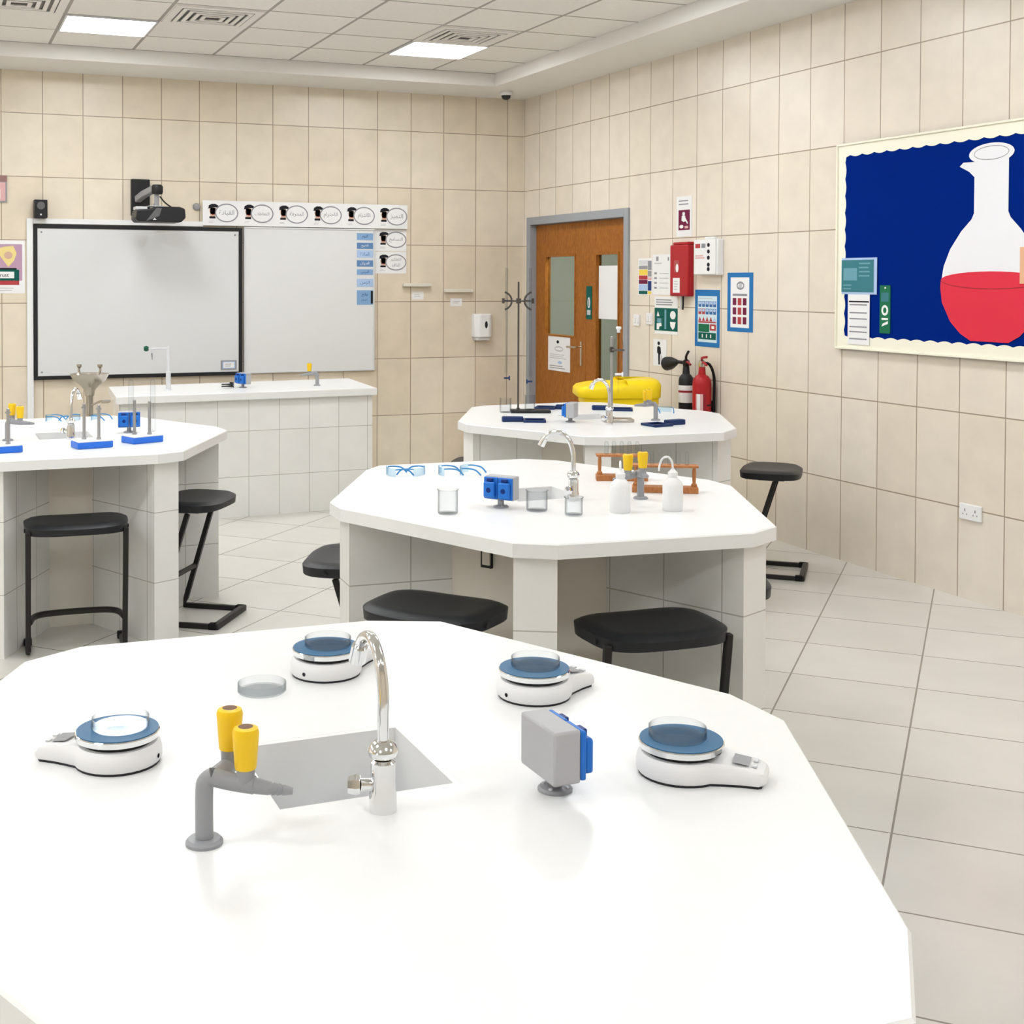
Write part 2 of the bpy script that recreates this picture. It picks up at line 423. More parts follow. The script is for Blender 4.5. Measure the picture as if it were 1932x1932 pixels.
# ------------------------------------------------------------------ ceiling fittings
def light_panel(x, y, label):
    t = thing('ceiling_light', label, 'light', (x, y, HC), 0, 'square light panels in the ceiling grid')
    f = MB(); a, b = 0.298, 0.285; e = 0.012
    f.box(-a, a, -b, -b + e, -0.012, 0, M_LGREY); f.box(-a, a, b - e, b, -0.012, 0, M_LGREY); f.box(-a, -a + e, -b + e, b - e, -0.012, 0, M_LGREY); f.box(a - e, a, -b + e, b - e, -0.012, 0, M_LGREY)
    f.build('light_frame', t)
    MB().box(-a + e, a - e, -b + e, b - e, -0.008, -0.001, M_LIGHT).build('diffuser', t)
    return t
lamp = light_panel(-1.439, -1.505, 'bright square ceiling panel right beside the air vent nearest the corner')
XS = [-1.439, -3.871, -6.303, -8.735]; YS = [-1.505, -3.833, -6.161, -8.489, -10.817]
for y in YS:
    for x in XS:
        if (x, y) in ((XS[0], YS[0]), (XS[1], YS[3])): continue
        l = 'bright square ceiling panel at the left, between two air vents' if (x, y) == (XS[1], YS[0]) else 'bright square ceiling panel further back in the room, out of the photo'
        dup(lamp, (x, y, HC), 0, l)
def vent(x, y, label):
    t = thing('air_vent', label, 'vent', (x, y, HC), 0, 'square louvred air vents in the ceiling')
    a = 0.292; f = MB()
    def ring(r, w, z0, z1, m, g):
        g.box(-r, r, -r, -r + w, z0, z1, m); g.box(-r, r, r - w, r, z0, z1, m); g.box(-r, -r + w, -r + w, r - w, z0, z1, m); g.box(r - w, r, -r + w, r - w, z0, z1, m)
    ring(0.286, 0.05, -0.010, 0, M_PLASTER, f); f.build('vent_frame', t)
    MB().box(-0.235, 0.235, -0.235, 0.235, -0.003, -0.0005, M_DGREY).build('duct_opening', t)
    for k in range(4):
        s = MB(); ring(0.226 - 0.05 * k, 0.026, -0.014 - 0.002 * k, -0.006 - 0.002 * k, M_PLASTER, s); s.build('louvre', t)
    return t
v = vent(-3.265, -2.07, 'square louvred air vent just right of the left light panel')
dup(v, (-1.46, -2.07, HC), 0, 'square louvred air vent touching the right light panel')
dup(v, (-4.48, -2.07, HC), 0, 'square louvred air vent cut off at the top left corner of the photo')
t = thing('dome_camera', 'small white dome camera with dark lens under the ceiling border in the corner', 'camera', (-0.36, -0.40, HS))
MB().lathe([(0.05, 0), (0.055, -0.012), (0.05, -0.03), (0.045, -0.034)][::-1], M_WHITEP).build('housing', t)
MB().lathe([(0.0, -0.072), (0.02, -0.068), (0.036, -0.055), (0.042, -0.034)], M_BLACK).build('dome', t)

# ------------------------------------------------------------------ back wall: boards and papers
t = thing('cable_trunking', 'white upright trunking left of the framed board, with a rail over both boards', 'trunking', (-4.275, 0, 0))
MB().box(-0.024, 0.024, -0.03, 0, 0, 2.125, M_WHITEP).build('upright', t, bevel=0.003)
MB().box(0.024, 1.36, -0.03, 0, 2.083, 2.125, M_WHITEP).build('rail', t, bevel=0.003)
def board(name, label, x0, x1, z0, z1, mf, ms, e, th):
    t = thing(name, label, 'whiteboard', (x0, -0.001, z0))
    w, h = x1 - x0, z1 - z0; f = MB()
    f.box(0, w, -th, 0, 0, e, mf); f.box(0, w, -th, 0, h - e, h, mf); f.box(0, e, -th, 0, e, h - e, mf); f.box(w - e, w, -th, 0, e, h - e, mf)
    f.build('board_frame', t, bevel=0.003)
    MB().box(e, w - e, -th + 0.006, 0, e, h - e, ms).build('writing_surface', t)
    return t, w, h
t, w, h = board('interactive_whiteboard', 'large whiteboard with a thick black frame, left of the plain one', -4.25, -2.592, 0.858, 2.078, M_BLACK, M_BOARD, 0.030, 0.04)
for i, (x, z) in enumerate(((0.06, 0.06), (w - 0.06, 0.06), (0.06, h - 0.06), (w - 0.06, h - 0.06))):
    MB().cyl((x, -0.033, z), (x, -0.037, z), 0.008, M_GINK, seg=10).build('corner_mark', t)
board('whiteboard', 'plain whiteboard with thin grey frame and blue strips at its right edge', -2.575, -1.428, 0.868, 2.088, M_LGREY, M_BOARD2, 0.014, 0.03)
def dr(p, w, h, t):
    p.rect(w * .1, w * .9, h * .12, h * .88, M_LBLUEP, E(t, 1)); p.rect(w * .16, w * .84, h * .2, h * .8, M_PAPER, E(t, 2)); p.lines(w * .25, w * .75, h * .3, h * .7, 2, M_GINK, E(t, 3))
sheet('sticker', 'small rounded grey sticker in the lower right corner of the black-framed board', 'sticker', BACK, -2.772, -2.640, 0.905, 0.982, M_GINK, dr, d=0.0365)
SW = [(440, 453, 1), (458, 469.5, 2), (472, 486, 0), (491, 503, 2), (508, 518.5, 1), (526, 541, 0), (547.5, 575, 1)]
SL = ['topmost blue magnetic strip at the right edge of the plain whiteboard', 'darkest blue magnetic strip, second from the top on the plain whiteboard', 'pale blue magnetic strip, third from the top on the plain whiteboard',
      'dark blue magnetic strip just under the upper pale one', 'narrow mid blue magnetic strip, fifth from the top on the whiteboard', 'pale magnetic strip directly above the tall bottom one', 'tall blue bottom strip with a dark right edge on the plain whiteboard']
SWD = ['\u0627', 'التاريخ', 'اليوم', 'المادة', 'الدرس', 'العنوان', 'الاهداف']
WORDS = ['اليوم', 'التاريخ', 'المادة', 'العنوان', 'الدرس', 'الزمن', 'نواتج']
for i, (a, b, k) in enumerate(SW):
    def dr(p, w, h, t, i=i, k=k):
        p.text(arabic(WORDS[i].replace('خ', 'ح').replace('ج', 'ح')), w * .5, h * .5 if i < 6 else h * .68, w * .6, h * (.55 if i < 6 else .28), M_BLUEP if k == 0 else M_PAPER if k == 2 else M_DBLUE, E(t, 1))
        if i == 6:
            p.rect(w * .86, w, 0.01, h * .95, M_INK, E(t, 1)); p.text(arabic('التعلم'), w * .45, h * .3, w * .5, h * .2, M_DBLUE, E(t, 1))
    sheet('magnetic_strip', SL[i], 'label strip', BACK, -1.590, -1.444, 2.051 - (b - 440) * .004556, 2.051 - (a - 440) * .004556, [M_LBLUEP, M_LBLUEP, M_MBLUEP][k] if k != 1 else mat('strip_blue', (0.24, 0.40, 0.64), 0.6), dr, 'blue strips on the whiteboard', d=0.0255)

CW = [['القيادة'], ['التعاطف'], ['المعرفة'], ['الاحترام'], ['الالتزام'], ['التميز'], ['التسامح'], ['التفكير', 'الناقد']]
CP = [(-2.92 + .2985 * k, 2.094) for k in range(5)] + [(-1.428, 2.094), (-1.424, 1.902), (-1.424, 1.706)]
CL = ['white word card at the left end of the row over the boards, beside the projector', 'white word card in the row over the boards, second from its left end', 'white word card in the row over the boards, third from its left end',
      'white word card in the row over the boards, fourth from its left end', 'white word card in the row over the boards, just left of the corner card', 'white word card at the corner where the row turns down beside the whiteboard',
      'white word card in the middle of the column right of the whiteboard', 'white word card with two lines of writing, lowest in the column right of the whiteboard']
for i, (x, z) in enumerate(CP):
    hh = 0.206 if i < 6 else 0.19
    def dr(p, w, h, t, i=i):
        k = h / 0.206
        p.rect(.062, .105, .062 * k, .145 * k, M_SKIN, E(t, 1)); p.ell(.085, .12 * k, .03, .032 * k, M_SKIN, E(t, 1)); p.rect(.055, .105, .058 * k, .075 * k, M_INK, E(t, 2))
        p.face([(.045, .138 * k), (.05, .165 * k), (.075, .178 * k), (.105, .178 * k), (.128, .165 * k), (.13, .148 * k), (.10, .15 * k), (.07, .142 * k)], M_INK, E(t, 2))
        p.rect(.072, .080, .115 * k, .122 * k, M_INK, E(t, 2)); p.rect(.076, .095, .088 * k, .093 * k, M_REDP, E(t, 2))
        p.ell(.198, .105 * k, .095, .075 * k, M_PAPER, E(t, 3)); p.ring(.198, .105 * k, .097, .077 * k, .0095, M_GINK, E(t, 4))
        L = CW[i]
        if len(L) == 1: p.text(arabic(L[0]), .198, .105 * k, .125, .05, M_GINK, E(t, 4))
        else:
            p.text(arabic(L[0]), .198, .132 * k, .115, .035, M_GINK, E(t, 4)); p.text(arabic(L[1]), .198, .082 * k, .08, .035, M_GINK, E(t, 4))
        p.lines(.05, .10, .022 * k, .042 * k, 2, M_LINE, E(t, 1))
    sheet('word_card', CL[i], 'card', BACK, x, x + (.298 if i < 6 else .294), z, z + hh, M_PAPER, dr, 'word cards round the whiteboard', d=0.0315 if i < 6 else 0.001)

def dr(p, w, h, t):
    p.rect(.012, w - .02, h * .24, h * .93, M_LILAC, E(t, 1)); p.rect(.012, w * .86, h * .16, h * .24, M_REDP, E(t, 1))
    p.face([(w * .50, h * .88), (w * .72, h * .90), (w * .80, h * .76), (w * .74, h * .62), (w * .60, h * .50), (w * .46, h * .64), (w * .36, h * .76), (w * .40, h * .86)], M_STRAW, E(t, 2))
    p.ell(w * .60, h * .72, w * .10, h * .07, M_SKIN, E(t, 3)); p.rect(.012, w * .80, h * .42, h * .48, M_INK, E(t, 2))
    p.rect(.012, w * .86, h * .24, h * .45, M_GREEN, E(t, 3)); p.rect(.03, w * .74, h * .285, h * .41, M_PAPER, E(t, 4)); p.text('Trust', w * .46, h * .347, w * .46, h * .07, M_INK, E(t, 5))
    p.lines(.02, w - .03, .015, h * .12, 2, M_LINE, E(t, 1))
sheet('poster', 'white poster with yellow heart shape and green word sign left of the boards', 'poster', BACK, -4.62, -4.312, 1.538, 1.95, M_PAPER, dr)
t = sheet('picture_frame', 'pink picture in a dark rim high on the wall, cut by the left photo edge', 'picture', BACK, -4.72, -4.443, 2.245, 2.455, M_MGREY, lambda p, w, h, t: (p.rect(.015, w - .012, .012, h - .055, M_PINK, E(t, 1)), p.rect(.0, w, h - .05, h, mat('dusty_pink', (.32, .18, .17), .6), E(t, 1)), p.rect(.05, w - .05, .03, .10, M_PAPER, E(t, 2))), th=0.012)
t = thing('speaker', 'small black speaker on the rail at the left end of the black-framed board', 'speaker', (-4.198, -0.055, 2.1265))
MB().box(-.05, .05, -.05, .05, 0, .142, M_BLACK).build('cabinet', t, bevel=.006)
g = MB(); g.lathe([(0.0, 0), (.018, .002), (.03, .006)], M_DGREY, 20, Matrix.Translation((0, -.0502, .095)) @ Matrix.Rotation(PI / 2, 4, 'X')); g.build('speaker_cone', t); MB().rect(-.006, .006, .02, .032, M_LGREY, .0506).build('badge', t)
t = thing('cable_outlet', 'small round grey outlet on the wall beside the first word card', 'outlet', (-2.965, 0, 2.245))
MB().lathe([(0.0, .03), (.022, .026), (.03, .012), (.032, 0)][::-1], M_MGREY, 20, Matrix.Rotation(PI / 2, 4, 'X')).build('cap_body', t)
# projector on its wall arm
t = thing('projector', 'black short-throw projector on a wall arm above the framed board', 'projector', (-3.40, -0.0005, 2.16))
MB().box(-.098, .050, -.05, 0, 0, .295, M_BLACK).build('wall_plate', t, bevel=.006)
g = MB(); g.tube([(-.05, -.06, .13), (-.02, -.20, .165), (.04, -.34, .20)], .036, M_MGREY, 4, 0, (0, 0, 1)); g.build('arm', t, bevel=.006)
g = MB(); g.lathe([(.0, -.01), (.04, -.008), (.045, .01), (.045, .05), (.035, .065), (0, .068)], M_BLACK, 20, Matrix.Translation((.055, -.37, .165))); g.cyl((.05, -.37, .02), (.05, -.37, .16), .02, M_MGREY); g.build('arm_joint', t)
g = MB(); g.tube([(.075, -.37, .14), (.12, -.36, .09), (.19, -.35, .045)], .006, M_BLACK, 8, 4); g.build('cable', t)
g = MB(); pf = [(-.19, -.02), (-.17, -.045), (.16, -.045), (.195, -.01), (.19, .06), (.15, .075), (-.03, .075), (-.08, .055), (-.18, .05)]
g.prism(pf, -.13, .13, M_BLACK, Matrix.Translation((.062, -.36, -.02)) @ Matrix.Rotation(PI / 2, 4, 'X')); bd = g.build('projector_body', t, bevel=.012, seg=3)
g = MB(); g.face([(-.05, -.06), (.05, -.02), (.07, .04), (.03, .045)], M_DGREY, .4915); g.face([(.0, -.05), (.03, -.05), (.015, -.035)], M_LGREY, .492); g.build('lens_window', bd)
g = MB(); g.box(-.12, -.03, -.43, -.30, .03, .055, M_LGREY); g.box(-.02, .10, -.42, -.30, .056, .064, M_LGREY); g.cyl((.05, -.36, .05), (.05, -.36, .085), .022, M_DGREY); g.build('mirror_cover', bd, bevel=.006)
# ledges with labels, dispenser
for i, (x0, x1, z, lx, lz, lab, lab2) in enumerate(((-1.164, -.906, 1.603, -1.02, 1.515, 'short cream wall ledge right of the word card column', 'small white label stuck under the left wall ledge'), (-.775, -.51, 1.552, -.655, 1.455, 'short cream wall ledge above the soap dispenser', 'small white label stuck under the right wall ledge'))):
    tag(MB().box(-(x1 - x0) / 2, (x1 - x0) / 2, -.05, 0, -.01, .018, M_CREAM).build('wall_ledge', bevel=.004, loc=((x0 + x1) / 2, -.0005, z)), lab, 'ledge', 'short ledges on the back wall')
    sheet('name_label', lab2, 'label', BACK, lx - .055, lx + .055, lz - .035, lz + .035, M_PAPER, lambda p, w, h, t: p.lines(.02, w - .02, .02, h - .02, 2, M_LINE, E(t, 1)), 'labels under the ledges')
t = thing('soap_dispenser', 'white wall soap dispenser with dark window beside the corner', 'dispenser', (-.424, -.0005, 1.235))
MB().prism([(-.085, 0), (.085, 0), (.085, -.07), (.05, -.10), (-.05, -.10), (-.085, -.07)], -.095, .115, M_WHITEP).build('housing', t, bevel=.012, seg=3)
MB().prism([(-.07, 0), (.07, 0), (.07, -.06), (.045, -.085), (-.045, -.085), (-.07, -.06)], -.12, -.0955, M_LGREY).build('push_bar', t, bevel=.005)
MB().ell(.018, .02, .014, .032, M_INK, .1006).build('level_window', t)

# ------------------------------------------------------------------ right wall: signs, extinguishers, board
def S(name, label, cat, y0, y1, z0, z1, m, dr=None, **k): return sheet(name, label, cat, RIGHT, y0, y1, z0, z1, m, dr, **k)
def dr(p, w, h, t):
    p.rect(w * .14, w * .88, h * .16, h * .66, M_MAROON, E(t, 1)); p.lines(w * .15, w * .85, h * .76, h * .93, 2, M_GINK, E(t, 1))
    p.ell(w * .48, h * .565, w * .09, h * .045, M_PAPER, E(t, 2)); p.face([(w * .36, h * .52), (w * .58, h * .52), (w * .62, h * .38), (w * .48, h * .36), (w * .34, h * .4)], M_PAPER, E(t, 2))
    p.face([(w * .58, h * .48), (w * .76, h * .34), (w * .72, h * .30), (w * .56, h * .42)], M_PAPER, E(t, 2)); p.ell(w * .34, h * .25, w * .13, h * .045, M_PAPER, E(t, 2)); p.rect(w * .55, w * .78, h * .2, h * .26, M_PINK, E(t, 2))
S('safety_sign', 'white and maroon pictogram sign above the red wall cabinet', 'sign', 2.55, 2.748, 1.965, 2.252, M_PAPER, dr)
t = thing('fire_blanket_cabinet', 'tall red wall cabinet with white stickers and pull tapes', 'cabinet', (-.0005, -2.668, 1.54), RIGHT)
MB().box(-.118, .112, -.055, 0, 0, .365, M_RED).build('cabinet_body', t, bevel=.008)
MB().face([(-.112, .004), (.106, .004), (.10, .014), (-.106, .014)], M_DRED, .0556).build('lower_lip', t)
MB().prism([(-.118, -.03), (.112, -.055), (.112, 0), (-.118, 0)], .3655, .385, M_RED).build('lid', t, bevel=.004)
p = MB(); p.rect(-.075, .015, .025, .13, M_PAPER, .0558); p.lines(-.06, .0, .04, .115, 4, M_LINE, .0564); p.build('instruction_sticker', t)
p = MB(); p.rect(-.06, .0, .17, .255, mat('faded_red', (.45, .10, .10), .5), .0558); p.ell(-.02, .20, .018, .03, M_PAPER, .0564); p.build('pictogram_sticker', t)
for x in (-.01, .02):
    MB().tube([(x, -.03, 0), (x + .003, -.032, -.05), (x - .004, -.03, -.095)], .007, M_BLACK if x > 0 else M_LGREY, 6, 3).build('pull_tape', t)
t = thing('first_aid_box', 'white wall box with small pictograms beside the red cabinet', 'box', (-.0005, -3.00, 1.69), RIGHT)
MB().box(-.135, .14, -.05, 0, 0, .245, M_WHITEP).build('box_body', t, bevel=.005)
MB().box(-.135, .125, -.060, -.0505, .004, .243, M_WHITEP).build('box_door', t, bevel=.003)
p = MB()
for k, z in enumerate((.205, .16, .118, .07, .04)): p.ell(.045, z, .018, .015, M_INK, .0608, 6 + k)
p.rect(-.115, -.055, .185, .215, M_REDP, .0608); p.rect(-.04, .01, .185, .215, M_GINK, .0608); p.lines(-.115, .01, .11, .14, 2, M_PINK, .0608, .6); p.build('printed_label', t)
MB().box(-.03, .08, -.04, -.01, .2455, .262, M_WHITEP).build('handle', t, bevel=.003)
def dr(p, w, h, t):
    for i, (a, m) in enumerate([(.82, M_LGREY), (.70, M_MGREY), (.54, M_YELP), (.42, M_REDP), (.30, M_MAROON), (.12, M_LBLUEP), (.02, M_GREEN)]): p.rect(w * .05, w * .68, h * a, h * ([.95, .80, .69, .53, .41, .29, .11][i]), m, E(t, 1))
    for i, (a, m) in enumerate([(.68, M_GINK), (.5, M_MGREY), (.40, M_PINK), (.12, M_DBLUE), (.02, M_YELP)]): p.rect(w * .70, w * .96, h * a, h * ([.93, .66, .48, .38, .1][i]), m, E(t, 1))
S('colour_chart', 'narrow chart of yellow, red and blue bands nearest the door', 'chart', 2.024, 2.222, 1.543, 1.818, M_PAPER, dr)
def dr(p, w, h, t):
    p.rect(w * .2, w * .34, h * .84, h * .95, M_MGREY, E(t, 1)); p.rect(w * .85, w * .92, h * .84, h * .93, M_GINK, E(t, 1)); p.lines(w * .1, w * .6, h * .74, h * .82, 1, M_LINE, E(t, 1))
    for k in range(4):
        p.rect(w * .1, w * .25, h * (.15 + .12 * k), h * (.2 + .12 * k), M_GINK, E(t, 1)); p.rect(w * .4, w * .9, h * (.16 + .12 * k), h * (.18 + .12 * k), M_LINE, E(t, 1))
S('timetable_sheet', 'white A4 sheet with grey rows between colour chart and red cabinet', 'paper', 2.229, 2.474, 1.546, 1.843, M_PAPER, dr)
def dr(p, w, h, t):
    p.rect(.0, w, .025, h * .70, M_GREEN, E(t, 1)); p.lines(w * .06, w * .9, h * .76, h * .95, 3, M_GINK, E(t, 1), .5); p.rect(w * .44, w * .52, h * .14, h * .66, M_TEAL2, E(t, 2))
    p.ell(w * .80, h * .52, w * .12, h * .11, M_PAPER, E(t, 2)); p.face([(w * .68, h * .34), (w * .92, h * .34), (w * .88, h * .2), (w * .8, h * .13), (w * .7, h * .22)], M_PAPER, E(t, 2))
    p.face([(w * .1, h * .48), (w * .22, h * .48), (w * .15, h * .62)], M_PAPER, E(t, 2)); p.rect(w * .12, w * .3, h * .3, h * .42, M_TEAL2, E(t, 2)); p.face([(w * .1, h * .12), (w * .2, h * .12), (w * .22, h * .2), (w * .32, h * .22), (w * .3, h * .3), (w * .1, h * .28)], M_PAPER, E(t, 2))
S('emergency_sign', 'dark green and white pictogram sign below the red cabinet', 'sign', 2.262, 2.575, 1.258, 1.532, M_PAPER, dr)
def dr(p, w, h, t):
    p.ell(w * .42, h * .85, w * .1, h * .07, M_INK, E(t, 1), 16); p.face([(w * .30, h * .7), (w * .40, h * .75), (w * .56, h * .7), (w * .6, h * .48), (w * .52, h * .42), (w * .52, h * .05), (w * .4, h * .05), (w * .38, h * .45), (w * .3, h * .5)], M_INK, E(t, 1))
    p.face([(w * .58, h * .45), (w * .78, h * .25), (w * .82, h * .06), (w * .56, h * .06)], M_LINE, E(t, 1)); p.rect(w * .80, w * .84, h * .06, h * .3, M_INK, E(t, 1))
S('figure_sign', 'small white sign with a black standing figure low beside the door', 'sign', 2.246, 2.428, 1.022, 1.218, M_PAPER, dr)
def dr(p, w, h, t):
    p.rect(w * .12, w * .9, h * .08, h * .89, mat('pale_cyan', (.62, .76, .84), .6), E(t, 1)); p.lines(w * .14, w * .86, h * .83, h * .87, 1, M_LINE, E(t, 2))
    for r, (z, ms) in enumerate([(.70, [M_BLUEP] * 5), (.57, [M_REDP, M_REDP, M_BLUEP, M_BLUEP, M_BLUEP])]):
        for c in range(5): p.rect(w * (.15 + .15 * c), w * (.27 + .15 * c), h * z, h * (z + .10), ms[c], E(t, 2)); p.ell(w * (.21 + .15 * c), h * (z + .07), w * .05, h * .028, M_LBLUEP, E(t, 3), 10)
    for c in range(5): p.face([(w * (.15 + .15 * c), h * .45), (w * (.27 + .15 * c), h * .45), (w * (.21 + .15 * c), h * .53)], M_REDP if c < 4 else M_LBLUEP, E(t, 2))
    p.rect(w * .15, w * .87, h * .42, h * .445, M_REDP, E(t, 2)); p.rect(w * .15, w * .60, h * .26, h * .40, M_GREEN2, E(t, 2)); p.rect(w * .62, w * .87, h * .29, h * .40, M_REDP, E(t, 2)); p.rect(w * .15, w * .87, h * .13, h * .25, M_GREEN, E(t, 2))
    for c in range(3): p.rect(w * (.3 + .17 * c), w * (.34 + .17 * c), h * .16, h * .22, M_PAPER, E(t, 3))
    p.rect(w * .69, w * .80, h * .32, h * .37, M_PAPER, E(t, 3))
S('safety_chart', 'blue-edged chart of small safety signs above the fire extinguishers', 'poster', 2.797, 3.096, 1.193, 1.588, M_FRAMEBLUE, dr)
def dr(p, w, h, t):
    p.rect(w * .13, w * .86, h * .07, h * .92, M_PAPER, E(t, 1)); p.ring(w * .52, h * .78, w * .15, h * .07, w * .04, M_GINK, E(t, 2)); p.face([(w * .42, h * .74), (w * .58, h * .74), (w * .58, h * .82), (w * .5, h * .84)], M_LINE, E(t, 2)); p.lines(w * .22, w * .82, h * .60, h * .65, 1, M_GINK, E(t, 2), .7)
    for r in range(3):
        for c in range(3): p.rect(w * (.22 + .2 * c), w * (.36 + .2 * c), h * (.13 + .16 * r), h * (.25 + .16 * r), M_REDP if c == 1 else M_MAROON, E(t, 2))
S('symbol_chart', 'blue-edged chart with nine red squares, between white box and display board', 'poster', 3.187, 3.473, 1.312, 1.705, M_FRAMEBLUE, dr)
for i, (y, z, w_, lab) in enumerate(((2.01, 1.348, .085, 'white wall switch right beside the grey door frame'), (2.195, 1.365, .085, 'white wall switch between the door and the green sign'))):
    t = thing('light_switch', lab, 'switch', (-.0005, -y, z), RIGHT, 'white wall switches')
    MB().box(-w_ / 2, w_ / 2, -.01, 0, -.043, .043, M_WHITEP).build('plate', t, bevel=.003)
    for s in (-1, 1): MB().box(s * .02 - .012, s * .02 + .012, -.014, -.0105, -.02, .02, M_WHITEP).build('rocker', t, bevel=.002)
t = thing('wall_socket', 'white double socket low on the tiled wall under the display board', 'socket', (-.0005, -5.368, .456), RIGHT)
MB().box(-.074, .074, -.012, 0, -.041, .041, M_WHITEP).build('plate', t, bevel=.003)
for s in (-1, 1):
    p = MB(); p.rect(s * .035 - .004, s * .035 + .004, .002, .016, M_GINK, .0126); p.rect(s * .035 - .016, s * .035 - .010, -.016, -.008, M_GINK, .0126); p.rect(s * .035 + .010, s * .035 + .016, -.016, -.008, M_GINK, .0126); p.build('outlet', t)
# extinguishers
def extinguisher(name, label, y, z0, h, r, mbody, kind):
    t = thing(name, label, 'fire extinguisher', (-r - .0312, -y, z0), RIGHT)
    MB().lathe([(r * .9, 0), (r, .015), (r, h - r * 1.0), (r * .93, h - r * .55), (r * .7, h - r * .2), (.026, h), (.022, h + .05), (.0, h + .05)], mbody, 28).build('cylinder', t)
    b = MB(); b.box(-.02, .02, r + .001, r + .031, h * .45, h * .6, M_BLACKM); b.tube([(r * 1.02 * math.cos(a), r * 1.02 * math.sin(a), h * .55) for a in [PI * k / 8 for k in range(9)]], .006, M_BLACKM, 6); b.build('wall_bracket', t)
    v = MB(); v.lathe([(.02, h + .0505), (.024, h + .06), (.024, h + .09), (.012, h + .10)], M_BRASS if kind == 'powder' else M_BLACKM, 16)
    v.build('valve', t)
    hd = MB(); hd.tube([(0, 0, h + .095), (.03, -.02, h + .115), (.10, -.03, h + .125)] if kind == 'powder' else [(0, 0, h + .095), (.03, -.02, h + .125), (.075, -.03, h + .16)], .009, M_RED if kind == 'powder' else M_BLACKM, 8, 3); hd.tube([(0, 0, h + .075), (.05, -.02, h + .085), (.10, -.03, h + .07)], .008, M_RED if kind == 'powder' else M_DRED, 8, 3); hd.build('lever', t)
    return t
t = extinguisher('gas_extinguisher', 'black fire extinguisher with a wide black horn, hung beside the red one', 2.815, .50, .50, .052, M_BLACK, 'gas')
g = MB(); g.tube([(0, 0, .575), (-.04, -.03, .58), (-.06, -.035, .58)], .012, M_BLACK, 10, 3); g.lathe([(.0, .0), (.014, .0), (.022, .02), (.045, .09), (.05, .14), (.044, .145), (.0, .12)], M_BLACK, 20, Matrix.Translation((-.055, -.035, .58)) @ Matrix.Rotation(-PI / 2 - .15, 4, 'Y')); g.build('horn', t)
p = MB(); p.lathe([(.0526, .30), (.0526, .42)], M_PAPER, 28); p.lathe([(.053, .37), (.053, .385)], M_DRED, 28); p.build('label_band', t)
t = extinguisher('powder_extinguisher', 'red fire extinguisher hung on the wall right of the black one', 3.03, .55, .46, .064, M_RED, 'powder')
g = MB(); g.tube([(0, 0, .535), (.035, .035, .53), (.052, .062, .44), (.050, .062, .25), (.046, .058, .12)], .01, M_RUBBER, 8, 4); g.build('hose', t)
p = MB()
for k in range(7):
    a0 = -1.25 + k * .16; a1 = a0 + .16
    R = .0648
    p.add([(R * math.cos(a0), R * math.sin(a0), .17), (R * math.cos(a1), R * math.sin(a1), .17), (R * math.cos(a1), R * math.sin(a1), .33), (R * math.cos(a0), R * math.sin(a0), .33)], [(0, 1, 2, 3)], M_PAPER if 0 < k < 3 else M_PINK if k < 5 else M_DRED)
p.build('label_band', t); MB().lathe([(.0645, .0), (.0645, .09)], M_BLACK, 28).build('base_ring', t)

# display board: cream scalloped border, blue backing, big paper flask
t = thing('display_board', 'big blue display board with cream scalloped border and a paper flask', 'display board', (-.0005, -4.322, 1.254), RIGHT)
BW, BH = 2.45, 1.199
MB().box(0, BW, -.022, 0, 0, BH, M_NAVYBOARD).build('backing', t)
r = MB(); e = .012
for (a, b, c_, d_) in ((0, BW, 0, e), (0, BW, BH - e, BH), (0, e, e, BH - e), (BW - e, BW, e, BH - e)): r.box(a, b, -.034, 0, c_, d_, M_CREAMB)
r.build('board_frame', t, bevel=.002)
s = MB()
def scallop(p0, p1, inward, n):
    pts = []; N = n * 8
    for k in range(N + 1):
        u = k / N; w_ = .062 + .010 * abs(math.sin(PI * n * u)) - .004
        pts.append((p0[0] + (p1[0] - p0[0]) * u + inward[0] * w_, p0[1] + (p1[1] - p0[1]) * u + inward[1] * w_))
    for k in range(N):
        q0 = (p0[0] + (p1[0] - p0[0]) * k / N, p0[1] + (p1[1] - p0[1]) * k / N); q1 = (p0[0] + (p1[0] - p0[0]) * (k + 1) / N, p0[1] + (p1[1] - p0[1]) * (k + 1) / N)
        s.face([q0, q1, pts[k + 1], pts[k]], M_CREAMB, .0245 if inward[0] == 0 else .0235)
scallop((e, e), (BW - e, e), (0, 1), 24); scallop((e, BH - e), (BW - e, BH - e), (0, -1), 24); scallop((e, e), (e, BH - e), (1, 0), 12); scallop((BW - e, e), (BW - e, BH - e), (-1, 0), 12)
s.build('scalloped_border', t)
def fl(L): return [(a - 4.322, b - 1.254) for a, b in L]
f = MB()
f.face(fl([(5.386, 2.29), (5.386, 2.0), (5.37, 1.97), (5.30, 1.91), (5.225, 1.82), (5.18, 1.73), (5.159, 1.63), (5.17, 1.54), (5.23, 1.44), (5.30, 1.38), (5.371, 1.345), (5.62, 1.345), (5.69, 1.38), (5.76, 1.44), (5.82, 1.54), (5.835, 1.63), (5.81, 1.73), (5.765, 1.82), (5.69, 1.91), (5.625, 1.97), (5.61, 2.0), (5.61, 2.29)]), M_FLASKW, .0255)
f.face(fl([(5.285, 2.246), (5.31, 2.265), (5.40, 2.262), (5.44, 2.20), (5.386, 2.185), (5.35, 2.215)]), M_FLASKW, .0258)
f.ell(5.497 - 4.322, 2.298 - 1.254, .148, .052, M_FLASKW, .0262, 36); f.ring(5.497 - 4.322, 2.30 - 1.254, .115, .036, .004, M_GINK, .0266)
f.build('paper_flask', t)
f = MB()
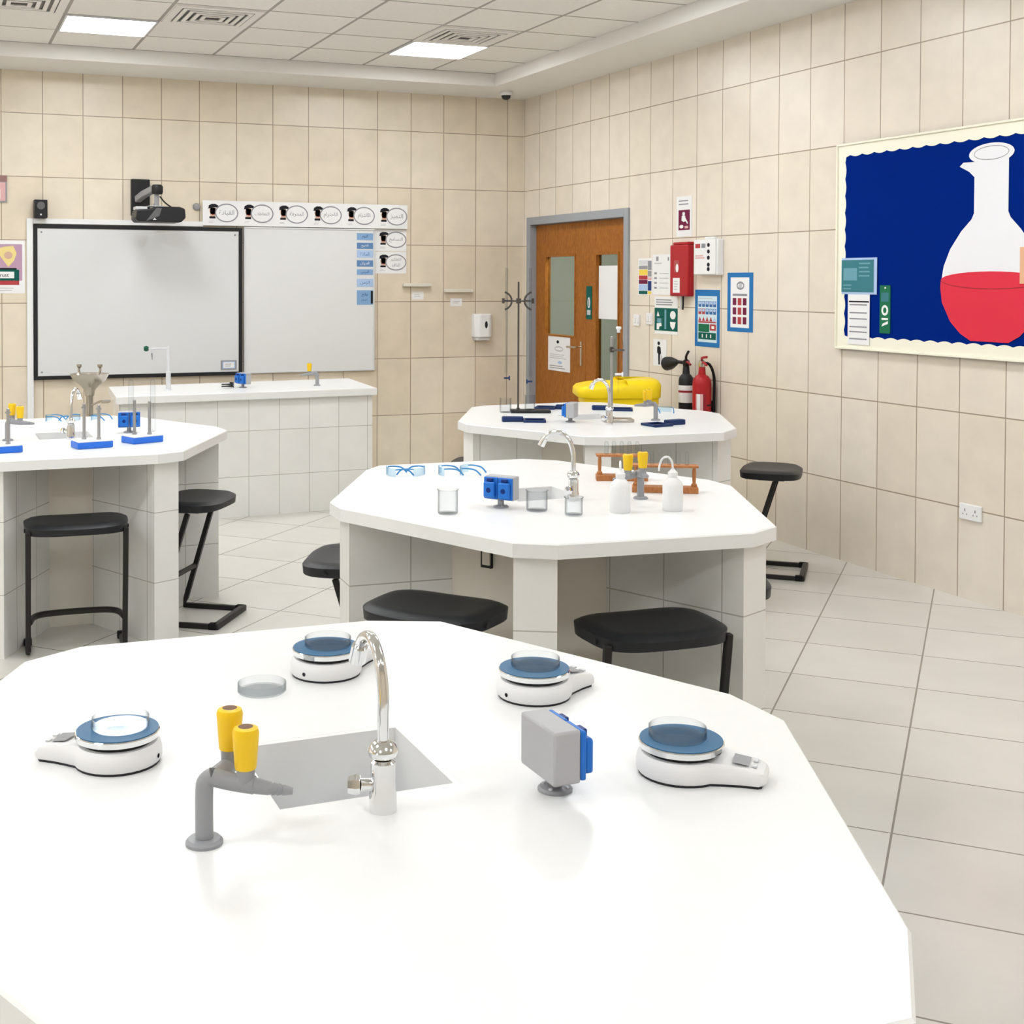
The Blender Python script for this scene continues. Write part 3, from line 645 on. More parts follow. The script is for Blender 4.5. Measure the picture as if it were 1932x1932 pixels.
f.face(fl([(5.162, 1.66), (5.158, 1.62), (5.17, 1.54), (5.23, 1.44), (5.30, 1.38), (5.371, 1.345), (5.62, 1.345), (5.69, 1.38), (5.76, 1.44), (5.82, 1.54), (5.836, 1.62), (5.832, 1.66)] + [(5.497 + .335 * math.cos(a), 1.66 + .042 * math.sin(a)) for a in [PI * k / 14 for k in range(1, 14)]]), M_FLASKR, .0262)
for k in range(18):
    a0 = PI + PI * k / 18; a1 = PI + PI * (k + 1) / 18
    f.face(fl([(5.497 + .335 * math.cos(a0), 1.66 + .045 * math.sin(a0)), (5.497 + .335 * math.cos(a1), 1.66 + .045 * math.sin(a1)), (5.497 + .335 * math.cos(a1), 1.656 + .045 * math.sin(a1)), (5.497 + .335 * math.cos(a0), 1.656 + .045 * math.sin(a0))]), M_DRED, .0266)
f.build('paper_liquid', t)
def dr(p, w, h, t):
    p.rect(0, w * .92, .012, h - .012, M_TEAL, E(t, 1)); p.rect(w * .06, w * .45, h * .38, h * .72, M_TEAL2, E(t, 2)); p.lines(w * .5, w * .85, h * .45, h * .9, 4, M_TEAL2, E(t, 2)); p.lines(w * .05, w * .3, h * .1, h * .3, 2, M_TEAL2, E(t, 2))
S('pinned_print', 'teal print with pale edge pinned at the left of the display board', 'paper', 4.375, 4.674, 1.575, 1.785, M_LBLUEP, dr, d=.0275)
def dr(p, w, h, t):
    p.rect(.01, w - .005, h * .84, h * .87, M_INK, E(t, 1))
    for z in (.1, .24, .34, .5, .62, .78): p.rect(.015, w - .02, h * z, h * (z + .025), M_GINK, E(t, 1))
S('ruled_sheet', 'white ruled sheet pinned below the teal print on the display board', 'paper', 4.432, 4.616, 1.285, 1.5745, M_PAPER, dr, d=.0275)
def dr(p, w, h, t):
    p.ring(w * .5, h * .48, w * .32, h * .11, w * .16, M_PAPER, E(t, 1), 24); p.rect(w * .2, w * .8, h * .28, h * .32, M_PAPER, E(t, 1)); p.face([(w * .2, h * .14), (w * .8, h * .2), (w * .8, h * .26), (w * .3, h * .2)], M_PAPER, E(t, 1)); p.rect(w * .45, w * .6, h * .93, h * .96, M_PAPER, E(t, 1)); p.rect(w * .15, w * .85, h * .66, h * .85, M_TEAL, E(t, 1))
S('bookmark', 'narrow dark green bookmark pinned right of the ruled sheet', 'bookmark', 4.697, 4.782, 1.358, 1.628, M_GREEN2, dr, d=.0255)
S('peach_card', 'peach paper card on the display board at the right photo edge', 'card', 5.69, 5.82, 1.64, 1.82, M_PEACH, d=.0285)

# ------------------------------------------------------------------ lab tables
def ctr(P): return Vector((sum(p[0] for p in P) / len(P), sum(p[1] for p in P) / len(P)))
def solid_with_hole(g, outer, hole, z0, z1, m, rim=0.0):
    bm = g.bm; i = g.mi(m)
    def loops(z):
        cx_ = sum(p[0] for p in outer) / len(outer); cy_ = sum(p[1] for p in outer) / len(outer)
        sc = 1 - (rim / .75 if z == z1 else 0)
        o = [bm.verts.new((cx_ + (x - cx_) * sc, cy_ + (y - cy_) * sc, z)) for x, y in outer]; h = [bm.verts.new((x, y, z)) for x, y in hole]
        ed = [bm.edges.new((L[k], L[(k + 1) % len(L)])) for L in (o, h) for k in range(len(L))]
        r = bmesh.ops.triangle_fill(bm, use_beauty=True, edges=ed)
        fs = [x for x in r['geom'] if isinstance(x, bmesh.types.BMFace)]
        for f_ in fs:
            f_.normal_update(); f_.material_index = i
            if (f_.normal.z > 0) != (z == z1): f_.normal_flip()
        return o, h
    o0, h0 = loops(z0); o1, h1 = loops(z1)
    walls = [(o0, o1, 0), (h0, h1, 1)]
    if rim:
        om = [bm.verts.new((x, y, z1 - rim)) for x, y in outer]; walls = [(o0, om, 0), (om, o1, 0), (h0, h1, 1)]
    for A, B, inv in walls:
        n = len(A)
        for k in range(n):
            q = [A[k], A[(k + 1) % n], B[(k + 1) % n], B[k]]
            f_ = bm.faces.new(q if not inv else q[::-1]); f_.material_index = i
def lab_table(name, label, P, sink, core_r, outlet=False, group='white hexagonal lab tables'):
    c = ctr(P); t = thing(name, label, 'lab table', (c.x, c.y, 0), 0, group)
    L = [(p[0] - c.x, p[1] - c.y) for p in P]
    sx0, sx1, sy0, sy1 = sink
    q_ = .0122; hole = [(sx0 - q_, sy0 - q_), (sx1 + q_, sy0 - q_), (sx1 + q_, sy1 + q_), (sx0 - q_, sy1 + q_)]
    g = MB(); solid_with_hole(g, L, hole, ZT - .046, ZT, M_TOP, .004); g.build('worktop', t, angle=.3)
    b = MB(); dpt = .26; e = .012
    b.box(sx0 - e, sx1 + e, sy0 - e, sy1 + e, ZT - dpt - e, ZT - dpt, M_TOP)
    b.box(sx0 - e, sx0, sy0 - e, sy1 + e, ZT - dpt, ZT - .0002, M_TOP); b.box(sx1, sx1 + e, sy0 - e, sy1 + e, ZT - dpt, ZT - .0002, M_TOP)
    b.box(sx0, sx1, sy0 - e, sy0, ZT - dpt, ZT - .0002, M_TOP); b.box(sx0, sx1, sy1, sy1 + e, ZT - dpt, ZT - .0002, M_TOP)
    so = b.build('sink_basin', t); MB().lathe([(.0, .003), (.03, .003), (.034, 0)][::-1], M_CHROME, 20, None, (0, (sy0 + sy1) / 2, ZT - dpt + .0005)).build('drain', so)
    zt = ZT - .0465
    cp = []
    for k in range(6):
        a = Vector(L[2 * k - 1]); d2 = Vector(L[2 * k]); mid = (a + d2) / 2; dr_ = mid.normalized(); n = Vector((-dr_.y, dr_.x))
        R1 = mid.length - .035; hw = .066; R0 = core_r
        q = [dr_ * R0 - n * hw, dr_ * R1 - n * hw, dr_ * R1 + n * hw, dr_ * R0 + n * hw]
        MB().prism([(v.x, v.y) for v in q], 0, zt, M_PT).build('pier', t)
        cp += [dr_ * R0 - n * hw, dr_ * R0 + n * hw]
    g = MB(); cc = [(v.x * .999, v.y * .999) for v in cp]
    solid_with_hole(g, cc, [(x * .96, y * .96) for x, y in cc], 0, zt, M_CREAM)
    g.build('core', t)
    if outlet:
        p0, p1 = cp[11], cp[0]; ml = p0.lerp(p1, .55); dv = (p1 - p0).normalized(); an = math.atan2(dv.y, dv.x)
        Mo = Matrix.Translation((ml.x, ml.y, .69)) @ Matrix.Rotation(an, 4, 'Z')
        g = MB(); g.box(-.022, .022, -.012, 0, -.032, .032, M_BLACK, Mo); o = g.build('service_outlet', t)
        g = MB(); g.box(-.010, .020, -.020, -.0125, -.020, .030, M_CREAM, Mo); g.build('outlet_cover', o)
    return t
MIDP = [(-3.286, -7.105), (-2.637, -7.163), (-2.501, -7.095), (-2.168, -6.372), (-2.165, -6.215), (-2.481, -5.515), (-2.597, -5.426), (-3.253, -5.396), (-3.345, -5.495), (-3.705, -6.165), (-3.708, -6.300), (-3.401, -7.033)]
FARP = [(-1.83, -4.858), (-1.19, -4.89), (-1.028, -4.77), (-0.678, -4.102), (-0.675, -3.941), (-0.995, -3.264), (-1.115, -3.184), (-1.793, -3.187), (-1.912, -3.262), (-2.285, -3.94), (-2.30, -4.11), (-1.954, -4.80)]
FRONTP = [(-4.695, -9.40), (-4.05, -9.42), (-3.921, -9.27), (-3.603, -8.604), (-3.608, -8.449), (-3.929, -7.772), (-4.085, -7.705), (-4.722, -7.686), (-4.843, -7.756), (-5.155, -8.412), (-5.153, -8.57), (-4.83, -9.28)]
LEFTP = [(-4.735, -4.713), (-4.064, -4.711), (-3.937, -4.65), (-3.578, -3.93), (-3.592, -3.755), (-3.925, -3.086), (-4.046, -3.004), (-4.724, -3.006), (-4.846, -3.089), (-5.189, -3.778), (-5.19, -3.943), (-4.856, -4.631)]
SK = (-.145, .125, -.14, .125)
cf = ctr(FRONTP)
lab_table('lab_table', 'white hexagonal lab table nearest the camera, with balances on it', FRONTP, (-4.541 - cf.x, -4.264 - cf.x, -8.655 - cf.y, -8.390 - cf.y), .36)
cm = ctr(MIDP)
tm = lab_table('lab_table', 'white hexagonal lab table in the middle, with wash bottles and tube racks', MIDP, (-3.08 - cm.x, -2.82 - cm.x, -6.40 - cm.y, -6.14 - cm.y), .36, True)
lab_table('lab_table', 'white hexagonal lab table by the door, with retort stands on it', FARP, (-.15, .12, -.10, .16), .36)
cl_ = ctr(LEFTP)
lab_table('lab_table', 'white hexagonal lab table at the left, with three blue-based stands', LEFTP, (-4.52 - cl_.x, -4.26 - cl_.x, -4.0 - cl_.y, -3.73 - cl_.y), .36)
# teacher's bench
bx = [(-1.997, -1.735), (-1.915, -.815), (-3.82, -1.045), (-3.865, -1.832)]
bx = [(-1.997, -1.738), (-1.91, -.80), (-3.80, -.98), (-3.862, -1.835)]
cb = ctr(bx); t = thing('teacher_bench', 'long white tiled bench standing in front of the whiteboards', 'bench', (cb.x, cb.y, 0))
L = [Vector((p[0] - cb.x, p[1] - cb.y)) for p in bx]
MB().prism([tuple(v) for v in L], ZT - .052, ZT, M_TOP).build('worktop', t, bevel=.004)
MB().prism([(v.x * .975, v.y * .90) for v in L], 0, ZT - .0525, M_PT).build('tiled_body', t)

# ------------------------------------------------------------------ stools
def stool(label, x, y, rz, seat_z=.60, open_rails=False):
    t = thing('lab_stool', label, 'stool', (x, y, 0), rz, 'black lab stools')
    bm = bmesh.new(); nx, ny = 22, 16; grid = []
    W2, D2 = .222, .168
    def outline(u, v):
        # rounded rectangle, wider at the back, corners softened
        a = max(abs(u), abs(v)); 
        if a < 1e-6: return 0.0, 0.0
        th = math.atan2(v, u); n = 3.6
        r = (abs(math.cos(th)) ** n + abs(math.sin(th)) ** n) ** (-1 / n)
        k = a / max(abs(math.cos(th)), abs(math.sin(th))) * max(abs(math.cos(th)), abs(math.sin(th)))
        return a * r * math.cos(th), a * r * math.sin(th)
    vt = []
    for j in range(ny + 1):
        row = []
        for i in range(nx + 1):
            u = -1 + 2 * i / nx; v = -1 + 2 * j / ny
            X, Y = outline(u, v); e = max(abs(u), abs(v))
            zz = seat_z - .007 * (1 - X * X) * (1 - .3 * Y * Y) + .003 * X * X - (.016 * max(0, (e - .80) / .2) ** 2)
            row.append(bm.verts.new((X * W2 * (1 + .03 * Y), Y * D2, zz)))
        vt.append(row)
    for j in range(ny):
        for i in range(nx): bm.faces.new((vt[j][i], vt[j][i + 1], vt[j + 1][i + 1], vt[j + 1][i]))
    per = [vt[0][i] for i in range(nx)] + [vt[j][nx] for j in range(ny)] + [vt[ny][i] for i in range(nx, 0, -1)] + [vt[j][0] for j in range(ny, 0, -1)]
    low = [bm.verts.new((v.co.x * .985, v.co.y * .985, seat_z - .048)) for v in per]
    for k in range(len(per)):
        bm.faces.new((per[k], low[k], low[(k + 1) % len(per)], per[(k + 1) % len(per)]))
    bm.faces.new(low[::-1]) if False else bm.faces.new(low)
    bmesh.ops.recalc_face_normals(bm, faces=bm.faces)
    g = MB(); g.bm.free(); g.bm = bm; g.mi(M_SEAT); s = g.build('seat', t, smooth=True, angle=.9)
    g = MB(); fl_ = (1, 0, 0); zt = seat_z - .05
    lx = .205
    for sgn in (-1, 1):
        if open_rails: pts = [(sgn * lx, -.115, seat_z - .03), (sgn * lx, -.11, zt - .03), (sgn * lx, -.04, .03), (sgn * lx, .02, .014), (sgn * lx, .17, .014)]
        else: pts = [(sgn * .16, -.03, zt - .012), (sgn * .17, .12, .05), (sgn * .175, .13, .014), (sgn * .175, .05, .0135), (sgn * .175, -.165, .0135)]
        MB().tube(pts, .0165, M_BLACKM, 4, 0, fl_).build('leg', t, bevel=.004)
        cp = pts[-1]
        MB().box(cp[0] - .017, cp[0] + .017, cp[1] - .02, cp[1] + .02, 0.0, .03, M_RUBBER).build('foot_cap', t, bevel=.004)
        MB().cyl((sgn * .15, -.06, seat_z - .034), (sgn * .222, -.06, seat_z - .034), .009, M_BLACK).build('bolt', t)
    if open_rails:
        MB().tube([(-.20, -.065, .16), (-.175, .02, .165), (-.10, .06, .165), (.10, .06, .165), (.175, .02, .165), (.20, -.065, .16)], .014, M_BLACKM, 8, 4).build('footrest', t, smooth=True)
    else:
        MB().tube([(-.172, .068, .22), (.172, .068, .22)], .0135, M_BLACKM, 4, 0, (0, 0, 1)).build('footrest', t)
        MB().box(-.19, .19, -.195, -.165, 0.0, .030, M_BLACKM).build('base_bar', t, bevel=.005)
    MB().box(-.15, .15, -.08, .06, seat_z - .060, seat_z - .0485, M_BLACKM).build('seat_plate', t)
    return t
stool('black stool at the left table with its legs towards the camera', -4.415, -4.665, -.06, .595, True)
stool('black stool seen from the side at the right of the left table', -3.815, -4.285, math.radians(56))
stool('black stool between the far table and the tiled right wall', -.575, -4.46, math.radians(49))
stool('black stool in the right front recess of the middle table', -2.94, -7.06, -.05, .60, True)
stool('black stool seat peeping over the front table, at the left recess of the middle table', -3.505, -6.665, math.radians(-50), .612)
stool('black stool half hidden behind the left pier of the middle table', -3.515, -5.81, math.radians(-117), .60)
stool('black stool almost hidden behind the right pier of the middle table', -2.375, -6.60, math.radians(63), .60)
stool('black stool just visible left of the table by the door', -2.035, -3.66, math.radians(-117), .60)

# ------------------------------------------------------------------ taps, sockets
def faucet(label, x, y, rz, M=None):
    t = thing('swan_neck_tap', label, 'tap', (x, y, ZT), rz, 'chrome swan-neck taps')
    MB().lathe([(.0205, 0), (.0205, .025), (.019, .03), (.0185, .072), (.014, .076)], M_CHROME, 24).build('body', t)
    MB().lathe([(.013, .0765), (.021, .082), (.023, .090), (.019, .099), (.012, .104)], M_CHROME, 24).build('collar', t)
    g = MB(); g.tube([(0, 0, .104), (0, 0, .135), (0, .003, .175), (-.006, .016, .215), (-.018, .046, .240), (-.032, .080, .234), (-.041, .100, .212)], .0088, M_CHROME, 14, 6); g.build('swan_neck', t, smooth=True)
    MB().cyl((-.0395, .0965, .216), (-.0445, .109, .190), .0125, M_CHROME, .0135).build('aerator', t)
    g = MB(); g.cyl((-.015, 0, .038), (-.034, -.006, .040), .009, M_CHROME); g.lathe([(.0, 0), (.014, 0), (.016, .006), (.013, .018), (.0, .02)], M_CHROME, 8, Matrix.Translation((-.033, -.006, .040)) @ Matrix.Rotation(-PI / 2, 4, 'Y')); g.build('handle', t)
    return t
ft = faucet('chrome swan-neck tap beside the sink of the nearest table', -4.400, -8.712, -YAW)
dup(ft, (-2.885, -6.44, ZT), -YAW + .9, 'chrome swan-neck tap on the middle table, between blue socket and wash bottles')
dup(ft, (-4.375, -4.045, ZT), -YAW - .5, 'chrome swan-neck tap at the sink of the left table')
dup(ft, (-1.585, -4.395, ZT), -YAW + .5, 'chrome swan-neck tap in front of the retort stand with the funnel')

def knob(t, x, y, z):
    g = MB(); n = 8
    prof = [(.0145, 0), (.0155, .004), (.0185, .045), (.019, .050), (.017, .056), (.011, .058)]
    g.lathe(prof, M_YELLOW, 16, None, (x, y, z)); k = g.build('knob', t)
    MB().lathe([(.0105, .0582), (.0, .0586)], M_BROWN, 16, None, (x, y, z)).build('knob_cap', k)
    MB().lathe([(.012, -.022), (.013, -.0005)], M_GREY, 14, None, (x, y, z)).build('spindle', k)
def gas_tap(label, x, y, rz, double=True):
    t = thing('gas_tap', label, 'gas tap', (x, y, ZT), rz, 'grey gas taps with yellow knobs')
    MB().lathe([(.026, 0), (.026, .004), (.022, .008), (.0125, .0085)], M_GREY, 24).build('flange', t)
    MB().tube([(0, 0, .0086), (0, 0, .076), (.004, .001, .088), (.013, .001, .094)], .0125, M_GREY, 16, 5).build('pillar', t, smooth=True)
    g = MB(); g.tube([(.012, .0, .093), (.035, -.002, .088), (.07, -.006, .084)], .0125, M_GREY, 14, 3); g.cyl((.066, -.0055, .084), (.092, -.010, .081), .0115, M_GREY, .009)
    if double: g.tube([(.014, .002, .093), (.022, .020, .094), (.030, .046, .094)], .0125, M_GREY, 14, 3); g.cyl((.029, .042, .094), (.036, .070, .092), .011, M_GREY, .007)
    g.build('valve_body', t)
    g = MB(); g.lathe([(.009, 0), (.0075, .006), (.009, .0065), (.007, .013), (.0085, .0135), (.006, .02), (.0075, .0205), (.0045, .034), (.0, .034)], M_GREY, 14, Matrix.Translation((.090, -.0098, .0812)) @ Matrix.Rotation(PI / 2 + .12, 4, 'Y')); g.build('nozzle', t)
    knob(t, .058, -.0045, .107)
    if double: knob(t, .029, .040, .118)
    return t
gt = gas_tap('grey gas tap with two yellow knobs in the foreground on the nearest table', -4.668, -8.728, -YAW)
dup(gt, (-2.645, -6.50, ZT), -YAW + PI + .6, 'grey gas tap with two yellow knobs before the tube racks on the middle table')
dup(gt, (-1.232, -4.292, ZT), -YAW + PI - .4, 'grey gas tap with yellow knob before the yellow bin, on the table by the door')
dup(gt, (-4.665, -3.99, ZT), -YAW + .5, 'grey gas tap with yellow knobs at the left photo edge')
gas_tap('small grey gas tap with a single yellow knob on the teacher bench', -2.348, -1.40, -YAW + PI, False)

def socket_post(label, x, y, rz):
    t = thing('socket_post', label, 'socket', (x, y, ZT), rz, 'blue power sockets on short posts')
    g = MB(); g.lathe([(.027, 0), (.027, .003), (.024, .006), (.0125, .0065)], M_GREY, 24)
    for a in range(4): g.lathe([(.0035, .0062), (.003, .0085)], M_LGREY, 8, None, (.019 * math.cos(a * PI / 2 + .7), .019 * math.sin(a * PI / 2 + .7), 0))
    g.build('flange', t)
    MB().lathe([(.0115, .0066), (.0115, .0265)], M_GREY, 18).build('post', t)
    MB().box(-.032, .014, -.055, .055, .0268, .108, M_BOXG).build('box', t, bevel=.004)
    for s in (-1, 1):
        y0, y1 = (-.0545, -.0015) if s < 0 else (.0015, .0545)
        g = MB(); g.box(.0143, .024, y0, y1, .030, .105, M_BLUE); o = g.build('socket_face', t, bevel=.003)
        g = MB(); yc = (y0 + y1) / 2; g.box(.0242, .040, yc - .021, yc + .021, .036, .090, M_BLUE); fo = g.build('flap_cover', o, bevel=.005)
        MB().box(.0245, .034, yc - .011, yc + .011, .091, .102, M_DBLUE).build('hinge', o, bevel=.002)
        MB().lathe([(.0, .0402), (.009, .0404)][::-1], M_DBLUE, 16, Matrix.Translation((0, yc, .062)) @ Matrix.Rotation(PI / 2, 4, 'Y') @ Matrix.Scale(1, 4)).build('recess', fo)
    return t
sp = socket_post('grey-backed power socket on a post, right of the nearest sink', -4.128, -8.735, .03)
dup(sp, (-3.187, -6.482, ZT), math.radians(218), 'blue power socket on a post in the middle table, beside the glass beakers')
dup(sp, (-1.722, -4.205, ZT), math.radians(140), 'grey-backed power socket on a post before the yellow bin, far table')
dup(sp, (-4.069, -3.86, ZT), math.radians(266), 'blue power socket behind the blue-based stand with glass tubes')
dup(sp, (-2.905, -1.40, ZT), math.radians(205), 'blue power socket on the teacher bench in front of the board gap')

# ------------------------------------------------------------------ balances and dishes (nearest table)
def balance(label, x, y, rz):
    t = thing('digital_balance', label, 'balance', (x, y, ZT), rz, 'white digital balances')
    out = []
    r = .071
    for k in range(25):
        a = math.radians(40) + math.radians(280) * k / 24
        out.append((r * math.cos(a), r * math.sin(a)))
    out += [(.075, -.040), (.10, -.0345), (.128, -.032), (.134, -.026), (.134, .026), (.128, .032), (.10, .0345), (.075, .040)]
    g = MB(); n = len(out)
    lv = [(.965, .004), (1.0, .008), (1.0, .022), (.97, .030), (.90, .0345)]
    vs = [(x_ * s, y_ * s, z - max(0, x_ - .07) * (.12 if z > .02 else 0)) for s, z in lv for x_, y_ in out]
    fs = [(j * n + k, j * n + (k + 1) % n, (j + 1) * n + (k + 1) % n, (j + 1) * n + k) for j in range(len(lv) - 1) for k in range(n)] + [tuple(range(n - 1, -1, -1)), tuple((len(lv) - 1) * n + k for k in range(n))]
    g.add(vs, fs, M_WHITEP, None, True); g.build('casing', t)
    MB().prism([(x_ * .955, y_ * .955) for x_, y_ in out], 0, .0038, M_BLACK).build('rubber_foot', t)
    MB().lathe([(.056, .0347), (.056, .0405)], M_BLACK, 32).build('pan_support', t)
    MB().lathe([(.060, .0408), (.067, .0425), (.0675, .051), (.066, .0525), (.0, .0525)], M_CHROME, 40).build('weighing_pan', t)
    MB().lathe([(.0655, .0527), (.0655, .0540), (.0, .0540)], M_PAD, 40).build('pan_mat', t)
    p = MB(); p.add([(.082, -.020, .0338), (.108, -.020, .0307), (.108, .020, .0307), (.082, .020, .0338)], [(0, 1, 2, 3)], M_GREY); p.build('display', t)
    for s in (-.012, .012): MB().box(.112, .119, s - .006, s + .006, .0285, .0308, M_LGREY).build('button', t)
    MB().lathe([(.0, .0), (.004, 0)], M_INK, 8, Matrix.Translation((-.0713, 0, .015)) @ Matrix.Rotation(-PI / 2, 4, 'Y')).build('level_mark', t)
    return t
BALS = [(-3.908, -8.743, -.73, 'white digital balance at the right of the nearest table, its display turned to the camera'), (-4.738, -8.376, 2.55, 'white digital balance at the left, its tail pointing left'),
        (-4.287, -8.050, .62, 'white digital balance behind the swan-neck tap of the nearest table'), (-3.961, -8.322, .30, 'white digital balance behind the grey-backed socket post')]
b0 = balance(BALS[0][3], *BALS[0][:3])
for x, y, r, l in BALS[1:]: dup(b0, (x, y, ZT), r, l)
def dish(label, x, y, z):
    g = MB(); g.lathe([(.0, .0), (.044, .0), (.046, .002), (.046, .017), (.0445, .017), (.0445, .003), (.0, .0028)], M_GLASS, 40)
    o = g.build('petri_dish', loc=(x, y, z)); return tag(o, label, 'dish', 'glass petri dishes')
dz = ZT + .0545
dish('empty glass petri dish lying on the worktop left of the tap', -4.434, -8.115, ZT + .0005)
dish('glass petri dish on the balance at the right', -3.911, -8.737, dz); dish('glass petri dish on the balance at the left', -4.733, -8.372, dz)
dish('glass petri dish on the balance behind the tap', -4.283, -8.048, dz); dish('glass petri dish on the balance behind the socket post', -3.957, -8.318, dz)

# ------------------------------------------------------------------ middle table
def wash_bottle(label, x, y, rz, hook):
    t = thing('wash_bottle', label, 'bottle', (x, y, ZT), rz, 'white wash bottles')
    MB().lathe([(.032, 0), (.0345, .004), (.0345, .085), (.031, .097), (.019, .110), (.0145, .113), (.0145, .118)], M_WHITEP, 28).build('bottle_body', t)
    MB().lathe([(.0165, .1182), (.0165, .130), (.010, .136), (.005, .142)], M_WHITEP, 20).build('cap', t)
    g = MB()
    if hook: g.tube([(0, 0, .138), (-.003, 0, .165), (-.016, 0, .182), (-.034, 0, .178), (-.044, 0, .158), (-.048, 0, .135)], .0035, M_WHITEP, 10, 4)
    else: g.tube([(0, 0, .138), (0, .002, .155), (.002, .018, .168), (.004, .034, .158), (.005, .040, .140)], .0035, M_WHITEP, 10, 4)
    g.build('spout_tube', t, smooth=True)
wash_bottle('white wash bottle whose spout points away, left of the two on the middle table', -2.846, -6.705, -YAW, False)
wash_bottle('white wash bottle with a hooked spout, right of the two on the middle table', -2.664, -6.742, -YAW, True)
def rack(label, x, y, rz, L, label_kind):
    t = thing('test_tube_rack', label, 'rack', (x, y, ZT), rz, 'wooden test tube racks')
    MB().box(0, L, -.028, .028, 0, .022, M_RACK).build('base', t, bevel=.002)
    for px in (.014, L - .014):
        MB().lathe([(.011, .0222), (.011, .030), (.006, .036), (.007, .055), (.0075, .075), (.006, .088), (.009, .0938)], M_RACK, 14, None, (px, 0, 0)).build('post', t)
    g = MB(); g.box(0, L, -.026, .026, .094, .102, M_RACK); g.build('top_rail', t, bevel=.001)
    return t
RA = (-2.585, -6.062, -.42, .20); RB = (-2.592, -6.350, -.50, .24)
rack('wooden test tube rack further back on the middle table', *RA, 'a'); rack('wooden test tube rack in front, behind the hooked wash bottle', *RB, 'b')
def test_tube(label, x, y, z, L, group):
    g = MB(); g.lathe([(.0075, 0), (.0075, L - .0075), (.0065, L - .003), (.0035, L - .0006), (.0, L)], M_GLASS, 16)
    o = g.build('test_tube', loc=(x, y, z)); return tag(o, label, 'test tube', group)
for (R_, n, nm) in ((RA, 5, 'rear wooden rack'), (RB, 6, 'front wooden rack')):
    ORD = ['nearest the left post', 'second from the left', 'third from the left', 'fourth from the left', 'fifth from the left', 'nearest the right post']
    if n == 5: ORD[4] = 'nearest the right post'
    for k in range(n):
        u = .04 + (R_[3] - .08) * k / (n - 1)
        test_tube('upturned empty glass test tube on the ' + nm + ', ' + ORD[k], R_[0] + u * math.cos(R_[2]), R_[1] + u * math.sin(R_[2]), ZT + .1023, .048 if nm[0] == 'f' else .05, 'test tubes in the ' + nm)
def beaker(label, x, y, r, h, z=ZT):
    g = MB(); g.lathe([(.0, 0), (r - .003, 0), (r, .004), (r, h - .004), (r + .003, h), (r + .001, h), (r - .0025, h - .005), (r - .0025, .004), (.0, .003)], M_GLASS, 32)
    return tag(g.build('glass_beaker', loc=(x, y, z + .0005)), label, 'beaker', 'clear glass beakers')
beaker('clear glass beaker at the left front of the middle table', -3.404, -6.53, .034, .082)
beaker('clear glass beaker standing in front of the middle blue socket', -3.10, -6.585, .036, .07)
beaker('clear glass beaker beside the swan-neck tap of the middle table', -3.02, -6.70, .030, .06)
def goggles(label, x, y, rz, m=M_LBLUE, group='clear safety glasses with blue arms'):
    t = thing('safety_glasses', label, 'safety glasses', (x, y, ZT), rz, group)
    g = MB(); N = 14
    pts = [(.068 * math.sin(a), .028 * math.cos(a)) for a in [-1.5 + 3.0 * k / N for k in range(N + 1)]]
    vs = [(a, b, z) for z in (.004, .042) for a, b in pts] + [(a * .97, b - .0016, z) for z in (.004, .042) for a, b in pts]
    n = N + 1; fs = []
    for k in range(N):
        fs += [(k, k + 1, n + k + 1, n + k), (2 * n + k, 3 * n + k, 3 * n + k + 1, 2 * n + k + 1), (k, 2 * n + k, 2 * n + k + 1, k + 1), (n + k, n + k + 1, 3 * n + k + 1, 3 * n + k)]
    g.add(vs, fs, M_PLASTICCLR, None, True); g.build('lens', t)
    for s in (-1, 1):
        h = MB(); h.tube([(s * .067, .003, .036), (s * .066, -.03, .037), (s * .062, -.075, .030), (s * .057, -.105, .006)], [.0032, .0045], m, 8, 4); h.build('temple_arm', t, smooth=True)
    return t
gb = 1.197
for i, (x, y, r, l) in enumerate(((-3.30, -5.69, gb + .35, 'blue-armed safety glasses at the left end of the row of four on the middle table'), (-3.20, -5.72, gb + 2.7, 'blue-armed safety glasses second from the left in the row of four'),
        (-3.10, -5.74, gb + .1, 'blue-armed safety glasses third from the left in the row of four'), (-3.01, -5.755, gb - .3, 'blue-armed safety glasses at the right end of the row of four on the middle table'))):
    if i == 0:
        g0 = goggles(l, x, y, r); g0.scale = (.72, .72, .85)
    else: dup(g0, (x, y, ZT), r, l)
gg = bpy.data.objects['safety_glasses']
for x, y, r, l in ((-4.40, -3.19, gb, 'blue-armed safety glasses on the left table, leftmost of three at its back edge'), (-4.27, -3.22, gb + 2.9, 'blue-armed safety glasses on the left table, middle of three at its back edge'),
        (-4.155, -3.23, gb - .3, 'blue-armed safety glasses on the left table, rightmost of three at its back edge'), (-.965, -3.945, -.3, 'blue-armed safety glasses right of the gas tap on the table by the door')):
    dup(gg, (x, y, ZT), r, l)

